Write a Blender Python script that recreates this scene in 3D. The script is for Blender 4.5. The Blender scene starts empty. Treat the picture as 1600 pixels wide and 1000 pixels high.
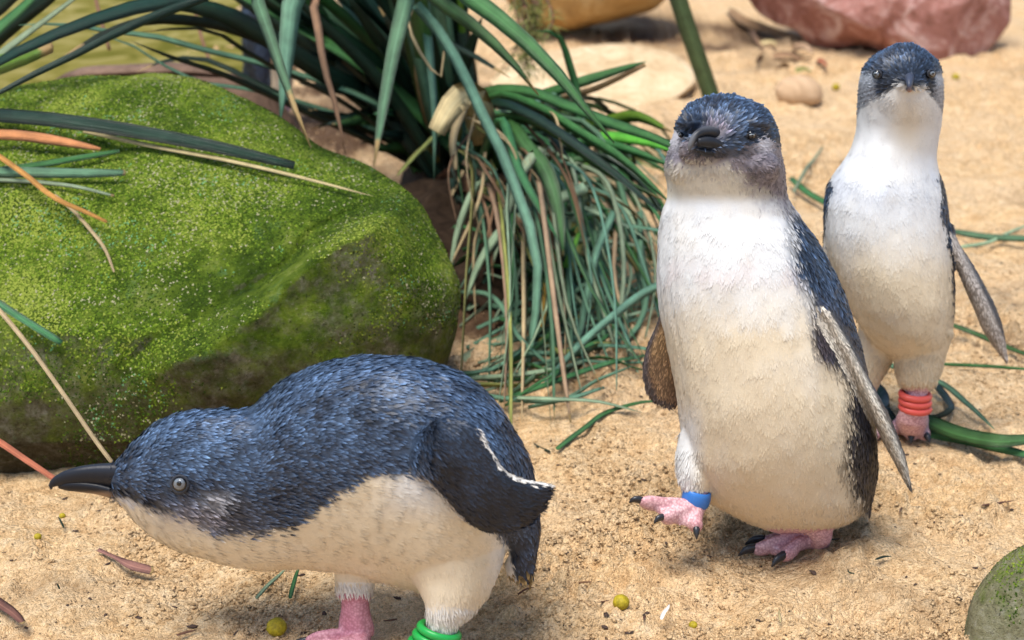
import bpy, math, random
import numpy as np
from mathutils import Vector

# ------------------------------------------------------------------ camera, sky, sun, exposure
scene = bpy.context.scene
COL = scene.collection
FPX, CX, CY = 2400.0, 800.0, 500.0            # focal length in photo pixels, picture centre
PITCH, CAM_H = math.radians(20.0), 0.50
SP, CP = math.sin(PITCH), math.cos(PITCH)
cam_data = bpy.data.cameras.new('camera')
cam_data.sensor_width = 36.0
cam_data.lens = FPX / 1600.0 * 36.0
cam_data.clip_start, cam_data.clip_end = 0.02, 200.0
cam_data.dof.use_dof = True
cam_data.dof.focus_distance = 0.95
cam_data.dof.aperture_fstop = 10.5
cam = bpy.data.objects.new('camera', cam_data)
cam.location = (0, 0, CAM_H)
cam.rotation_euler = (math.radians(90) - PITCH, 0, 0)
COL.objects.link(cam)
scene.camera = cam

SUN_EL, SUN_AZ = math.radians(68), math.radians(212)     # azimuth clockwise from +Y (north)
world = bpy.data.worlds.new('World')
scene.world = world
world.use_nodes = True
wnt = world.node_tree
sky = wnt.nodes.new('ShaderNodeTexSky')
sky.sky_type = 'NISHITA'
sky.sun_disc = False
sky.sun_elevation, sky.sun_rotation = SUN_EL, SUN_AZ
bg = wnt.nodes['Background']
bg.inputs['Strength'].default_value = 0.12
wnt.links.new(sky.outputs['Color'], bg.inputs['Color'])
sun_data = bpy.data.lights.new('sun', 'SUN')
sun_data.energy = 3.2
sun_data.angle = math.radians(28)
sun_data.color = (1.0, 0.95, 0.87)
sun = bpy.data.objects.new('sun', sun_data)
to_sun = Vector((math.sin(SUN_AZ) * math.cos(SUN_EL), math.cos(SUN_AZ) * math.cos(SUN_EL), math.sin(SUN_EL)))
sun.rotation_euler = (-to_sun).to_track_quat('-Z', 'Y').to_euler()
sun.location = to_sun * 5
COL.objects.link(sun)
scene.view_settings.view_transform = 'Standard'
scene.view_settings.look = 'None'
scene.view_settings.gamma = 1.0
scene.view_settings.use_curve_mapping = False
scene.view_settings.exposure = 0.69

# ------------------------------------------------------------------ helpers
CAMV = np.array([0, 0, CAM_H])
FWD, UP, RIGHT = np.array([0, CP, -SP]), np.array([0, SP, CP]), np.array([1.0, 0, 0])

def W(u, v, d):
    """the world point that lies at photo position (u, v), d metres along the view axis"""
    u, v, d = np.asarray(u, float), np.asarray(v, float), np.asarray(d, float)
    ray = FWD + ((u - CX) / FPX)[..., None] * RIGHT + ((CY - v) / FPX)[..., None] * UP
    return CAMV + d[..., None] * ray
def Dground(v):
    return CAM_H / (SP - CP * (CY - np.asarray(v, float)) / FPX)
def Dupright(v, y):
    return y / (CP + SP * (CY - np.asarray(v, float)) / FPX)
def G(u, v, z=0.0):
    """ground point at photo position (u, v), z metres up"""
    d = (CAM_H - z) / (SP - CP * (CY - v) / FPX)
    return W(u, v, d)

def sstep(a, b, x):
    t = np.clip((np.asarray(x, float) - a) / (b - a), 0, 1)
    return t * t * (3 - 2 * t)
def mixc(c0, c1, t):
    t = np.asarray(t)[..., None]
    return np.asarray(c0) * (1 - t) + np.asarray(c1) * t

def _hash(ix, iy, iz, seed):
    h = (ix * 374761393 + iy * 668265263 + iz * 2147483647 + seed * 1274126177) & 0xFFFFFFFF
    h = ((h ^ (h >> 13)) * 1274126177) & 0xFFFFFFFF
    return ((h ^ (h >> 16)) & 0xFFFFFF) / float(0xFFFFFF)
def vnoise(P, freq, seed=0):
    """value noise in 0..1"""
    P = np.asarray(P, float) * freq
    i = np.floor(P).astype(np.int64)
    f = P - i
    f = f * f * (3 - 2 * f)
    out = 0
    for dx in (0, 1):
        for dy in (0, 1):
            for dz in (0, 1):
                w = (f[:, 0] if dx else 1 - f[:, 0]) * (f[:, 1] if dy else 1 - f[:, 1]) * (f[:, 2] if dz else 1 - f[:, 2])
                out = out + w * _hash(i[:, 0] + dx, i[:, 1] + dy, i[:, 2] + dz, seed)
    return out
def fbm(P, freq, octv=4, seed=0, gain=0.5):
    s, a, n = 0, 1.0, 0
    for k in range(octv):
        s = s + a * (vnoise(P, freq * 2.03 ** k, seed + k * 17) - 0.5)
        n += a
        a *= gain
    return s / n * 2

def raw_mesh(name, V, faces_flat, face_sizes, smooth=True):
    me = bpy.data.meshes.new(name)
    V = np.asarray(V, np.float32)
    ff = np.asarray(faces_flat, np.int32)
    fs = np.asarray(face_sizes, np.int32)
    me.vertices.add(len(V))
    me.vertices.foreach_set('co', V.ravel())
    me.loops.add(len(ff))
    me.loops.foreach_set('vertex_index', ff)
    me.polygons.add(len(fs))
    st = np.zeros(len(fs), np.int32)
    st[1:] = np.cumsum(fs)[:-1]
    me.polygons.foreach_set('loop_start', st)
    me.polygons.foreach_set('loop_total', fs)
    if smooth:
        me.polygons.foreach_set('use_smooth', np.ones(len(fs), bool))
    me.update(calc_edges=True)
    me.validate()
    return me
def set_col(me, rgb):
    a = me.color_attributes.new('Col', 'FLOAT_COLOR', 'POINT')
    c = np.ones((len(rgb), 4), np.float32)
    c[:, :3] = rgb
    a.data.foreach_set('color', c.ravel())

def link(name, me, mats, parent=None, origin=(0, 0, 0)):
    """link mesh ME (world coordinates) as one object whose origin is ORIGIN (or its parent's)"""
    if parent is not None:
        origin = ROOT_AT[root_of(parent)]
    off = np.asarray(origin, np.float32)
    co = np.empty(len(me.vertices) * 3, np.float32)
    me.vertices.foreach_get('co', co)
    me.vertices.foreach_set('co', (co.reshape(-1, 3) - off).ravel())
    me.update()
    o = bpy.data.objects.new(name, me)
    for m in (mats if isinstance(mats, (list, tuple)) else [mats]):
        me.materials.append(m)
    if parent is not None:
        o.parent = parent
    else:
        o.location = [float(x) for x in off]
        ROOT_AT[o] = tuple(off)
    COL.objects.link(o)
    return o
ROOT_AT = {}
def root_of(o):
    while o.parent is not None:
        o = o.parent
    return o
def tag(o, label=None, cat=None, group=None, kind=None):
    for k, v in (('label', label), ('category', cat), ('group', group), ('kind', kind)):
        if v:
            o[k] = v
    return o
def thing(name, at, label, cat, group=None):
    o = bpy.data.objects.new(name, None)
    o.empty_display_size = 0.02
    o.location = [float(x) for x in at]
    COL.objects.link(o)
    ROOT_AT[o] = tuple(float(x) for x in at)
    return tag(o, label, cat, group)

def catmull(P, n):
    """N points along a smooth curve through the rows of P"""
    P = np.asarray(P, float)
    if len(P) == 2:
        t = np.linspace(0, 1, n)[:, None]
        return P[0] * (1 - t) + P[1] * t
    seg = np.linalg.norm(np.diff(P[:, :3], axis=0), axis=1) + 1e-9
    s = np.concatenate([[0], np.cumsum(seg)])
    m = np.gradient(P, s, axis=0)
    q = np.linspace(0, s[-1], n)
    k = np.clip(np.searchsorted(s, q, side='right') - 1, 0, len(seg) - 1)
    h = seg[k][:, None]
    t = ((q - s[k]) / seg[k])[:, None]
    return ((2 * t**3 - 3 * t**2 + 1) * P[k] + (t**3 - 2 * t**2 + t) * h * m[k]
            + (-2 * t**3 + 3 * t**2) * P[k + 1] + (t**3 - t**2) * h * m[k + 1])

def rings_mesh(rings):
    """faces for a stack of closed rings (list of (m,3)), capped at both ends"""
    m, n = len(rings[0]), len(rings)
    V = np.concatenate(rings + [rings[0].mean(0)[None], rings[-1].mean(0)[None]])
    q, sizes = [], []
    for i in range(n - 1):
        for j in range(m):
            k = (j + 1) % m
            q += [i * m + j, i * m + k, (i + 1) * m + k, (i + 1) * m + j]
            sizes.append(4)
    for j in range(m):
        k = (j + 1) % m
        q += [k, j, n * m]; sizes.append(3)
        q += [(n - 1) * m + j, (n - 1) * m + k, n * m + 1]; sizes.append(3)
    return V, q, sizes
def merge(parts):
    Vs, q, s, off = [], [], [], 0
    for V, f, z in parts:
        Vs.append(V); q.append(np.asarray(f, np.int64) + off); s.append(np.asarray(z)); off += len(V)
    return np.concatenate(Vs), np.concatenate(q), np.concatenate(s)

# sections: rows (centre 3, half-vector a 3, half-vector b 3)
def loft(secs, n_along=None, m=28, power=1.0):
    S = np.array([np.concatenate([np.asarray(c, float), np.asarray(a, float), np.asarray(b, float)]) for c, a, b in secs])
    S = catmull(S, n_along or len(secs) * 5)
    th = np.linspace(0, 2 * math.pi, m, endpoint=False)
    c, s = np.cos(th), np.sin(th)
    if power != 1.0:
        c, s = np.sign(c) * abs(c) ** power, np.sign(s) * abs(s) ** power
    return rings_mesh([r[None, 0:3] + c[:, None] * r[3:6] + s[:, None] * r[6:9] for r in S])
def pair(u1, v1, u2, v2, wd, w=0.0):
    """section between two outline points, wd deep, centred at depth w (all in photo pixels)"""
    return ((u1 + u2) / 2, (v1 + v2) / 2, w), ((u2 - u1) / 2, (v2 - v1) / 2, 0), (0, 0, wd)
def tube(pts, n_along=None, m=14):
    """rows (x, y, z, r) or (x, y, z, r1, r2): r1 lies across the path in the x-y plane"""
    P = np.asarray(pts, float)
    if P.shape[1] == 4:
        P = np.hstack([P, P[:, 3:4]])
    P = catmull(P, n_along or len(P) * 4)
    T = np.gradient(P[:, :3], axis=0)
    T /= np.linalg.norm(T, axis=1)[:, None] + 1e-12
    ref = np.array([0, 0, 1.0]) if abs(T[:, 2]).mean() < 0.75 else np.array([0, 1.0, 0])
    A = np.cross(T, ref); A /= np.linalg.norm(A, axis=1)[:, None] + 1e-12
    B = np.cross(A, T)
    th = np.linspace(0, 2 * math.pi, m, endpoint=False)
    return rings_mesh([p[:3] + p[3] * np.cos(th)[:, None] * a + p[4] * np.sin(th)[:, None] * b for p, a, b in zip(P, A, B)])
def ball(c, r, m=20, n=12):
    c, r = np.asarray(c, float), np.asarray(r, float) * np.ones(3)
    th = np.linspace(0, 2 * math.pi, m, endpoint=False)
    rings = []
    for ph in np.linspace(-math.pi / 2 + .12, math.pi / 2 - .12, n):
        rings.append(c + r * np.stack([np.cos(th) * math.cos(ph), np.sin(th) * math.cos(ph), np.full(m, math.sin(ph))], 1))
    return rings_mesh(rings)

# ------------------------------------------------------------------ materials
class NT:
    def __init__(self, name, rough=0.8, spec=0.3):
        self.m = bpy.data.materials.new(name)
        self.m.use_nodes = True
        self.t = self.m.node_tree
        self.b = self.t.nodes['Principled BSDF']
        self.b.inputs['Roughness'].default_value = rough
        self.b.inputs['Specular IOR Level'].default_value = spec
    def n(self, kind, **kw):
        x = self.t.nodes.new(kind)
        for k, v in kw.items():
            if k in x.inputs:
                self.put(x.inputs[k], v)
            else:
                setattr(x, k, v)
        return x
    def put(self, sock, v):
        if isinstance(v, bpy.types.NodeSocket):
            self.t.links.new(v, sock)
        elif isinstance(v, tuple) and len(v) == 3 and sock.type == 'RGBA':
            sock.default_value = (*v, 1)
        else:
            sock.default_value = v
    def noise(self, scale, detail=5.0, rough=0.6, vec=None, dist=0.0):
        x = self.n('ShaderNodeTexNoise', Scale=scale, Detail=detail, Roughness=rough, Distortion=dist)
        self.put(x.inputs['Vector'], vec if vec is not None else self.obj())
        return x.outputs['Fac']
    def obj(self):
        if not hasattr(self, '_tc'):
            self._tc = self.t.nodes.new('ShaderNodeTexCoord')
        return self._tc.outputs['Object']
    def uv(self):
        self.obj()
        return self._tc.outputs['UV']
    def ramp(self, fac, stops):
        x = self.n('ShaderNodeValToRGB')
        self.put(x.inputs['Fac'], fac)
        el = x.color_ramp.elements
        while len(el) < len(stops):
            el.new(0.5)
        for e, (p, c) in zip(el, stops):
            e.position = p
            e.color = (*c, 1) if isinstance(c, tuple) else (c, c, c, 1)
        return x.outputs['Color']
    def mix(self, fac, a, b, mode='MIX'):
        x = self.n('ShaderNodeMix', data_type='RGBA', blend_type=mode)
        self.put(x.inputs['Factor'], fac); self.put(x.inputs['A'] if False else x.inputs[6], a); self.put(x.inputs[7], b)
        return x.outputs[2]
    def math(self, op, a, b=0.5):
        x = self.n('ShaderNodeMath', operation=op)
        self.put(x.inputs[0], a); self.put(x.inputs[1], b)
        return x.outputs[0]
    def bump(self, h, strength=0.5, dist=0.002, normal=None):
        x = self.n('ShaderNodeBump', Strength=strength, Distance=dist, Height=h)
        if normal is not None:
            self.put(x.inputs['Normal'], normal)
        return x.outputs['Normal']
    def done(self, color=None, normal=None, rough=None):
        if color is not None: self.put(self.b.inputs['Base Color'], color)
        if normal is not None: self.put(self.b.inputs['Normal'], normal)
        if rough is not None: self.put(self.b.inputs['Roughness'], rough)
        return self.m

def mat_plain(name, c, rough=0.6, spec=0.4, var=0.25, scale=60, bump=0.0):
    k = NT(name, rough, spec)
    f = k.noise(scale)
    col = k.ramp(f, [(0.25, tuple(x * (1 - var) for x in c)), (0.75, tuple(min(1, x * (1 + var)) for x in c))])
    return k.done(col, k.bump(f, bump, 0.001) if bump else None)

def mat_sand():
    k = NT('sand', 0.92, 0.15)
    big, mid, fine = k.noise(5, 4), k.noise(80, 6, .75), k.noise(800, 4, .75)
    c = k.ramp(mid, [(0.28, (0.60, 0.345, 0.145)), (0.5, (0.88, 0.60, 0.315)), (0.70, (0.95, 0.73, 0.46))])
    c = k.mix(k.ramp(big, [(0.35, 0.0), (0.7, 0.6)]), c, (0.86, 0.65, 0.42))
    grain = k.ramp(fine, [(0.32, (0.55, 0.50, 0.45)), (0.5, (1, 1, 1)), (0.68, (1.3, 1.28, 1.25))])
    c = k.mix(0.85, c, grain, 'MULTIPLY')
    dark = k.ramp(k.noise(240, 2, .5), [(0.68, 0.0), (0.72, 0.8)])
    c = k.mix(dark, c, (0.11, 0.065, 0.04))
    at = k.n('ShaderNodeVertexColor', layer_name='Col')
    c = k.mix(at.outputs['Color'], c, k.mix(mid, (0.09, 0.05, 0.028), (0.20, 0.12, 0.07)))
    # crumbs: irregular cells a few millimetres wide, each its own tone
    warp = k.n('ShaderNodeTexNoise', Scale=260.0, Detail=3.0); k.put(warp.inputs['Vector'], k.obj())
    vm = k.n('ShaderNodeVectorMath', operation='MULTIPLY_ADD')
    k.put(vm.inputs[0], warp.outputs['Color']); vm.inputs[1].default_value = (.0035, .0035, .0035); k.put(vm.inputs[2], k.obj())
    v1 = k.n('ShaderNodeTexVoronoi', Scale=330.0); k.put(v1.inputs['Vector'], vm.outputs[0])
    v2 = k.n('ShaderNodeTexVoronoi', Scale=780.0); k.put(v2.inputs['Vector'], vm.outputs[0])
    sepc = k.n('ShaderNodeSeparateColor'); k.put(sepc.inputs[0], v1.outputs['Color'])
    sepd = k.n('ShaderNodeSeparateColor'); k.put(sepd.inputs[0], v2.outputs['Color'])
    tone = k.math('ADD', k.math('MULTIPLY', sepc.outputs[0], .5), k.math('MULTIPLY', sepd.outputs[0], .5))
    c = k.mix(0.8, c, k.ramp(tone, [(0.1, (0.78, 0.71, 0.63)), (0.5, (1.03, 1.03, 1.03)), (0.9, (1.26, 1.25, 1.24))]), 'MULTIPLY')
    crumb = k.math('SUBTRACT', 1.0, k.math('MULTIPLY', v1.outputs['Distance'], 1.2))
    crumb2 = k.math('SUBTRACT', 1.0, v2.outputs['Distance'])
    patch = k.ramp(k.noise(26, 3, .6), [(.38, .25), (.62, 1.0)])
    h = k.math('ADD', k.math('MULTIPLY', k.math('MULTIPLY', crumb, patch), .8), k.math('ADD', k.math('MULTIPLY', crumb2, .35), k.math('MULTIPLY', k.noise(150, 6, .8), 1.2)))
    return k.done(c, k.bump(h, 1.0, 0.0046))
def mat_clump():
    k = NT('damp_sand_clump', 0.95, 0.1)
    f, g = k.noise(300, 4), k.noise(22, 4, .6)
    c = k.ramp(f, [(0.3, (0.56, 0.34, 0.15)), (0.7, (0.86, 0.60, 0.33))])
    c = k.mix(k.ramp(g, [(0.42, 0.0), (0.60, .9)]), c, (0.40, 0.22, 0.085))
    return k.done(c, k.bump(f, 0.8, 0.002))
def mat_moss_rock(name, mossy=0.0, earth_shade_amt=0.85, lift=1.0):
    k = NT(name, 0.95, 0.1)
    geo = k.n('ShaderNodeNewGeometry')
    sep = k.n('ShaderNodeSeparateXYZ'); k.put(sep.inputs[0], geo.outputs['Normal'])
    pos = k.n('ShaderNodeSeparateXYZ'); k.put(pos.inputs[0], k.obj())
    big, mid, fine = k.noise(6, 6, .7), k.noise(48, 8, .8), k.noise(380, 6, .8)
    stone = k.ramp(k.noise(120, 7, .8), [(0.3, (0.07 * lift, 0.064 * lift, 0.034 * lift)), (0.5, (0.20 * lift, 0.19 * lift, 0.11 * lift)), (0.68, (0.50, 0.48, 0.36))])
    mossc = k.ramp(k.noise(26, 8, .8), [(0.30, (0.03, 0.06, 0.006)), (0.46, (0.10, 0.17, 0.014)), (0.56, (0.20, 0.29, 0.028)), (0.70, (0.42, 0.46, 0.12))])
    cover = k.math('ADD', k.math('MULTIPLY', sep.outputs['Z'], 0.24), k.math('ADD', k.math('MULTIPLY', big, 0.55), k.math('MULTIPLY', mid, 0.6)))
    cover = k.ramp(cover, [(0.60 - mossy, 0.0), (0.80 - mossy, 1.0)])
    c = k.mix(cover, stone, mossc)
    mint = k.ramp(k.noise(34, 3, .65), [(0.62, 0.0), (0.68, 0.5)])
    c = k.mix(k.math('MULTIPLY', mint, k.ramp(fine, [(.4, 0.0), (.6, 1.0)])), c, (0.14, 0.32, 0.15))
    grit = k.ramp(fine, [(0.60, 0.0), (0.68, 0.85)])
    c = k.mix(grit, c, (0.52, 0.49, 0.33))
    pit = k.ramp(k.noise(210, 5, .8), [(0.33, 0.8), (0.43, 0.0)])
    c = k.mix(pit, c, (0.012, 0.016, 0.004))
    earth_shade = k.ramp(k.math('ADD', pos.outputs['Z'], k.math('MULTIPLY', big, -.09)), [(0.0, 1.0), (0.055, 0.0)])  # earth tint at the foot, also painting in the weaker sky light there
    c = k.mix(k.math('MULTIPLY', earth_shade, earth_shade_amt), c, (0.05, 0.027, 0.009))
    h = k.math('ADD', k.math('MULTIPLY', mid, 1.0), k.math('MULTIPLY', fine, 0.8))
    return k.done(c, k.bump(h, 1.0, 0.010))
def mat_rock(name, dark, midc, light, scale=14, bump=0.006):
    k = NT(name, 0.8, 0.3)
    f, g = k.noise(scale, 8, .7, dist=1.2), k.noise(scale * 9, 5, .7)
    c = k.ramp(f, [(0.3, dark), (0.5, midc), (0.72, light)])
    c = k.mix(k.ramp(g, [(0.3, 0.35), (0.6, 0.0)]), c, dark)
    return k.done(c, k.bump(k.math('ADD', f, k.math('MULTIPLY', g, .4)), 0.8, bump))
def mat_leaf(name, c, tip=(0.45, 0.30, 0.12), rough=0.42, rib=0.25, spec=0.45):
    k = NT(name, rough, spec)
    sp = k.n('ShaderNodeSeparateXYZ'); k.put(sp.inputs[0], k.uv())
    mp = k.n('ShaderNodeMapping'); k.put(mp.inputs['Vector'], k.uv()); mp.inputs['Scale'].default_value = (30, 1.4, 1)
    vein = k.noise(1.0, 3, .6, mp.outputs[0])
    blot = k.noise(55, 4)
    info = k.n('ShaderNodeObjectInfo')
    d, l = tuple(x * .42 for x in c), tuple(min(.9, x * 1.7) for x in c)
    col = k.ramp(k.math('ADD', k.math('MULTIPLY', vein, .6), k.math('MULTIPLY', blot, .4)), [(0.3, d), (0.7, l)])
    hue = k.n('ShaderNodeHueSaturation')
    k.put(hue.inputs['Color'], col)
    k.put(hue.inputs['Hue'], k.math('ADD', k.math('MULTIPLY', info.outputs['Random'], .06), .47))
    k.put(hue.inputs['Value'], k.math('ADD', k.math('MULTIPLY', info.outputs['Random'], .7), .62))
    col = hue.outputs[0]
    mid = k.math('ABSOLUTE', k.math('SUBTRACT', sp.outputs[0], .5))
    col = k.mix(k.ramp(mid, [(0.0, rib), (0.06, 0.0)]), col, tuple(min(.9, x * 2.4 + .02) for x in c))
    col = k.mix(k.ramp(k.math('ADD', k.math('ADD', sp.outputs[1], k.math('MULTIPLY', blot, .10)), k.math('MULTIPLY', info.outputs['Random'], -.14)), [(0.985, 0.0), (1.01, 1.0)]), col, tip)
    speck = k.ramp(k.noise(500, 2), [(0.72, 0.0), (0.76, .6)])
    col = k.mix(speck, col, tuple(min(.9, x + .2) for x in c))
    return k.done(col, k.bump(vein, 0.8, 0.0014))
def mat_col(name, rough=0.5, spec=0.4, sheen=0.0, bump=0.3, scale=900):
    k = NT(name, rough, spec)
    a = k.n('ShaderNodeVertexColor', layer_name='Col')
    if sheen:
        k.b.inputs['Sheen Weight'].default_value = sheen
    return k.done(a.outputs['Color'], k.bump(k.noise(scale, 4), bump, 0.0008))
def mat_skin(name):
    k = NT(name, 0.5, 0.4)
    a = k.n('ShaderNodeVertexColor', layer_name='Col')
    vo = k.n('ShaderNodeTexVoronoi', Scale=620.0); k.put(vo.inputs['Vector'], k.obj())
    c = k.mix(k.ramp(vo.outputs['Distance'], [(0.15, 0.0), (0.75, 0.65)]), a.outputs['Color'], (0.30, 0.10, 0.13))
    return k.done(c, k.bump(vo.outputs['Distance'], -0.9, 0.002))

M = {}
M['sand'], M['clump'] = mat_sand(), mat_clump()
M['boulder'] = mat_moss_rock('mossy_sandstone', .13, .65)
M['boulder_grey'] = mat_moss_rock('grey_mossy_stone', -.06, 0.0, 1.9)
M['moss'] = mat_col('moss_tufts', 0.9, 0.1, 0.0, 0.0)
M['red_rock'] = mat_rock('red_rock', (0.17, 0.06, 0.035), (0.42, 0.19, 0.155), (0.82, 0.62, 0.57), 16, .012)
M['ochre_rock'] = mat_rock('ochre_rock', (0.28, 0.15, 0.045), (0.48, 0.30, 0.11), (0.62, 0.45, 0.22), 9)
M['pale_rock'] = mat_rock('pale_sandstone', (0.40, 0.26, 0.13), (0.62, 0.46, 0.27), (0.78, 0.63, 0.42), 22)
M['brown_rock'] = mat_rock('brown_rock', (0.05, 0.03, 0.02), (0.15, 0.09, 0.06), (0.30, 0.19, 0.13), 12)
M['pebble'] = mat_rock('pebble', (0.36, 0.23, 0.13), (0.52, 0.35, 0.21), (0.60, 0.44, 0.30), 18, 0.001)
M['dark_leaf'] = mat_leaf('dark_green_leaf', (0.006, 0.028, 0.014), rough=.40)
M['teal_leaf'] = mat_leaf('blue_green_leaf', (0.105, 0.225, 0.130), rough=.55)
M['green_leaf'] = mat_leaf('green_leaf', (0.045, 0.150, 0.040), rough=.4)
M['bright_leaf'] = mat_leaf('bright_green_leaf', (0.12, 0.30, 0.03), rough=.4)
M['grey_leaf'] = mat_leaf('grey_green_leaf', (0.27, 0.36, 0.22), rough=.65)
M['yellow_leaf'] = mat_leaf('yellow_green_leaf', (0.28, 0.28, 0.07), rough=.55)
M['dry_leaf'] = mat_leaf('dry_tan_leaf', (0.46, 0.32, 0.18), rough=.75)
M['orange_leaf'] = mat_leaf('dry_orange_leaf', (0.50, 0.22, 0.05), rough=.65)
M['brown_leaf'] = mat_leaf('dry_brown_leaf', (0.24, 0.12, 0.07), rough=.7)
M['red_leaf'] = mat_leaf('dry_red_leaf', (0.48, 0.15, 0.07), rough=.6)
M['white_fluff'] = mat_plain('white_down', (.70, .69, .66), .9, .1, .1)
M['cinnamon_bark'] = mat_leaf('cinnamon_bark', (0.36, 0.19, 0.13), rough=.75)
M['bark'] = mat_plain('bark_chip', (0.07, 0.045, 0.035), .9, .2)
M['berry'] = mat_plain('berry', (0.34, 0.26, 0.012), .6, .3, .5, 350, .8)
M['plumage'] = mat_col('plumage', 0.48, 0.45, 0.0, 0.2)
M['white_plumage'] = mat_col('white_plumage', 0.7, 0.2, 0.3, 0.2)
M['skin'] = mat_skin('foot_skin')
M['bill'] = mat_col('bill_horn', 0.42, 0.3, 0, 0.15, 300)
M['claw'] = mat_plain('claw_horn', (0.02, 0.022, 0.028), .35, .5)
M['iris'] = mat_plain('iris', (0.15, 0.17, 0.195), .1, .6, .2, 800)
M['eyelid'] = mat_plain('eyelid_skin', (0.03, 0.034, 0.045), .6, .3, .5, 900, .6)
M['pupil'] = mat_plain('pupil', (0.003, 0.003, 0.004), .05, .6, 0.1)
M['blue_band'] = mat_plain('blue_band', (0.03, 0.16, 0.50), .4, .5, .1)
M['red_band'] = mat_plain('red_band', (0.66, 0.095, 0.075), .45, .4, .1)
M['green_band'] = mat_plain('green_band', (0.01, 0.33, 0.06), .4, .5, .1)
k_ = NT('pond_water', 0.5, 0.0)
wv = k_.noise(9, 3, .5, dist=1.5)
M['pond'] = k_.done(k_.ramp(wv, [(0.35, (0.10, 0.095, 0.018)), (0.5, (0.18, 0.155, 0.04)), (0.68, (0.27, 0.23, 0.09))]), k_.bump(wv, .3, .004))

rng = np.random.default_rng(7)
random.seed(7)

# ------------------------------------------------------------------ ground
def hz(x, y):
    P = np.stack([np.ravel(x), np.ravel(y), np.zeros(np.size(x))], 1)
    h = fbm(P, 5, 3, 1) * 0.007 + fbm(P, 18, 3, 5, .6) * 0.013
    lump = np.abs(fbm(P, 62, 2, 41)) + .8 * np.abs(fbm(P, 140, 2, 47))          # crumbly, rounded lumps
    patch = np.clip(.55 + 1.6 * fbm(P, 9, 3, 61), .15, 1.3)
    h = h + patch * (lump * .0125 - .0036)
    calm = 0                                                          # trodden flat under the feet
    for u, v, r in ((1200, 862, .035), (1420, 682, .035), (1380, 680, .03), (560, 1010, .05), (650, 1070, .06)):
        g = G(u, v)
        calm = np.maximum(calm, np.exp(-((np.ravel(x) - g[0]) ** 2 + (np.ravel(y) - g[1]) ** 2) / r ** 2))
    return h * (1 - .85 * calm) - .001 - .002 * calm
def grow(lo, hi, s0, rate):
    out = [lo]
    while out[-1] < hi:
        out.append(out[-1] + s0 * max(1, out[-1] / .9) ** rate)
    return np.array(out)
def outer(core, far, n):
    g = np.geomspace((core[1] - core[0]) * 2, far, n)
    g2 = np.geomspace((core[-1] - core[-2]) * 1.6, far, n)
    return np.concatenate([(core[0] - np.cumsum(g))[::-1], core, core[-1] + np.cumsum(g2)])
xs = outer(np.arange(-0.80, 0.92, 0.0026), 12.0, 24)
ys = outer(grow(0.72, 2.8, .0021, 1.9), 12.0, 24)
XX, YY = np.meshgrid(xs, ys)
ZZ = hz(XX, YY).reshape(XX.shape)
nx, ny = len(xs), len(ys)
idx = np.arange(nx * ny).reshape(ny, nx)
quads = np.stack([idx[:-1, :-1], idx[:-1, 1:], idx[1:, 1:], idx[1:, :-1]], -1).reshape(-1, 4)
GV = np.stack([XX, YY, ZZ], -1).reshape(-1, 3)
me = raw_mesh('sand_ground', GV, quads.ravel(), np.full(len(quads), 4))
# damp soil, with shade painted under plant and ochre boulder, dark fill behind mossy boulder
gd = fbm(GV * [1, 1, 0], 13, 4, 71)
def dark_spot(u, v, rx, ry):
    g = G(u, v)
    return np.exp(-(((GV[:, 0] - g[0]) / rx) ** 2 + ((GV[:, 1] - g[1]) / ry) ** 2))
soil = np.clip(1.5 * dark_spot(765, 400, .11, .30) + .8 * dark_spot(860, 470, .08, .14) + 1.1 * dark_spot(1010, 52, .17, .26) + .7 * dark_spot(1180, 60, .12, .2) + 1.3 * dark_spot(570, 190, .20, .50) + gd * .9 - .25, 0, 1)
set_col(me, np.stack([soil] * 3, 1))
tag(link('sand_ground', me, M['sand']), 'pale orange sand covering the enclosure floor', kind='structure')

# crumbs of damp sand and dark bits lying on the sand
def blob_cloud(n, lo, hi, mat, name, label, flat=0.6, rough=.35, region=None, elong=1.0, seed=1):
    r = np.random.default_rng(seed)
    parts = []
    base = np.array([[0, 0, 1], [1, 0, 0.1], [.3, .95, -.05], [-.8, .6, .1], [-.8, -.6, -.05], [.3, -.95, .1], [0, 0, -1.]])
    fc = [[0, 1, 2], [0, 2, 3], [0, 3, 4], [0, 4, 5], [0, 5, 1], [6, 2, 1], [6, 3, 2], [6, 4, 3], [6, 5, 4], [6, 1, 5]]
    Vs = []
    vv = r.uniform(80, 1040, n * 3)
    uu = r.uniform(-120, 1720, n * 3)
    P = G(uu, vv)
    if region is not None:
        keep = region(P[:, 0], P[:, 1], r)
        P = P[keep]
    P = P[:n]
    n = len(P)
    z = hz(P[:, 0], P[:, 1])
    s = lo * (hi / lo) ** (r.random(n) ** 2.2)
    ang = r.uniform(0, 6.28, n)
    v = base[None] * (1 + r.uniform(-rough, rough, (n, 7, 1)))
    v[:, :, 0] *= elong
    v[:, :, 2] *= flat
    ca, sa = np.cos(ang)[:, None], np.sin(ang)[:, None]
    x = v[:, :, 0] * ca - v[:, :, 1] * sa
    y = v[:, :, 0] * sa + v[:, :, 1] * ca
    v = np.stack([x, y, v[:, :, 2]], -1) * s[:, None, None]
    v += np.stack([P[:, 0], P[:, 1], z + s * flat * .25], -1)[:, None]
    f = (np.arange(n)[:, None, None] * 7 + np.array(fc)[None]).reshape(-1)
    me = raw_mesh(name, v.reshape(-1, 3), f, np.full(n * 10, 3), smooth=True)
    return tag(link(name, me, mat), label, kind='stuff')
def clumpy(x, y, r):
    P = np.stack([x, y, 0 * x], 1)
    return r.random(len(x)) < np.clip(.25 + 1.9 * (fbm(P, 14, 3, 77)), 0, 1)
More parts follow.
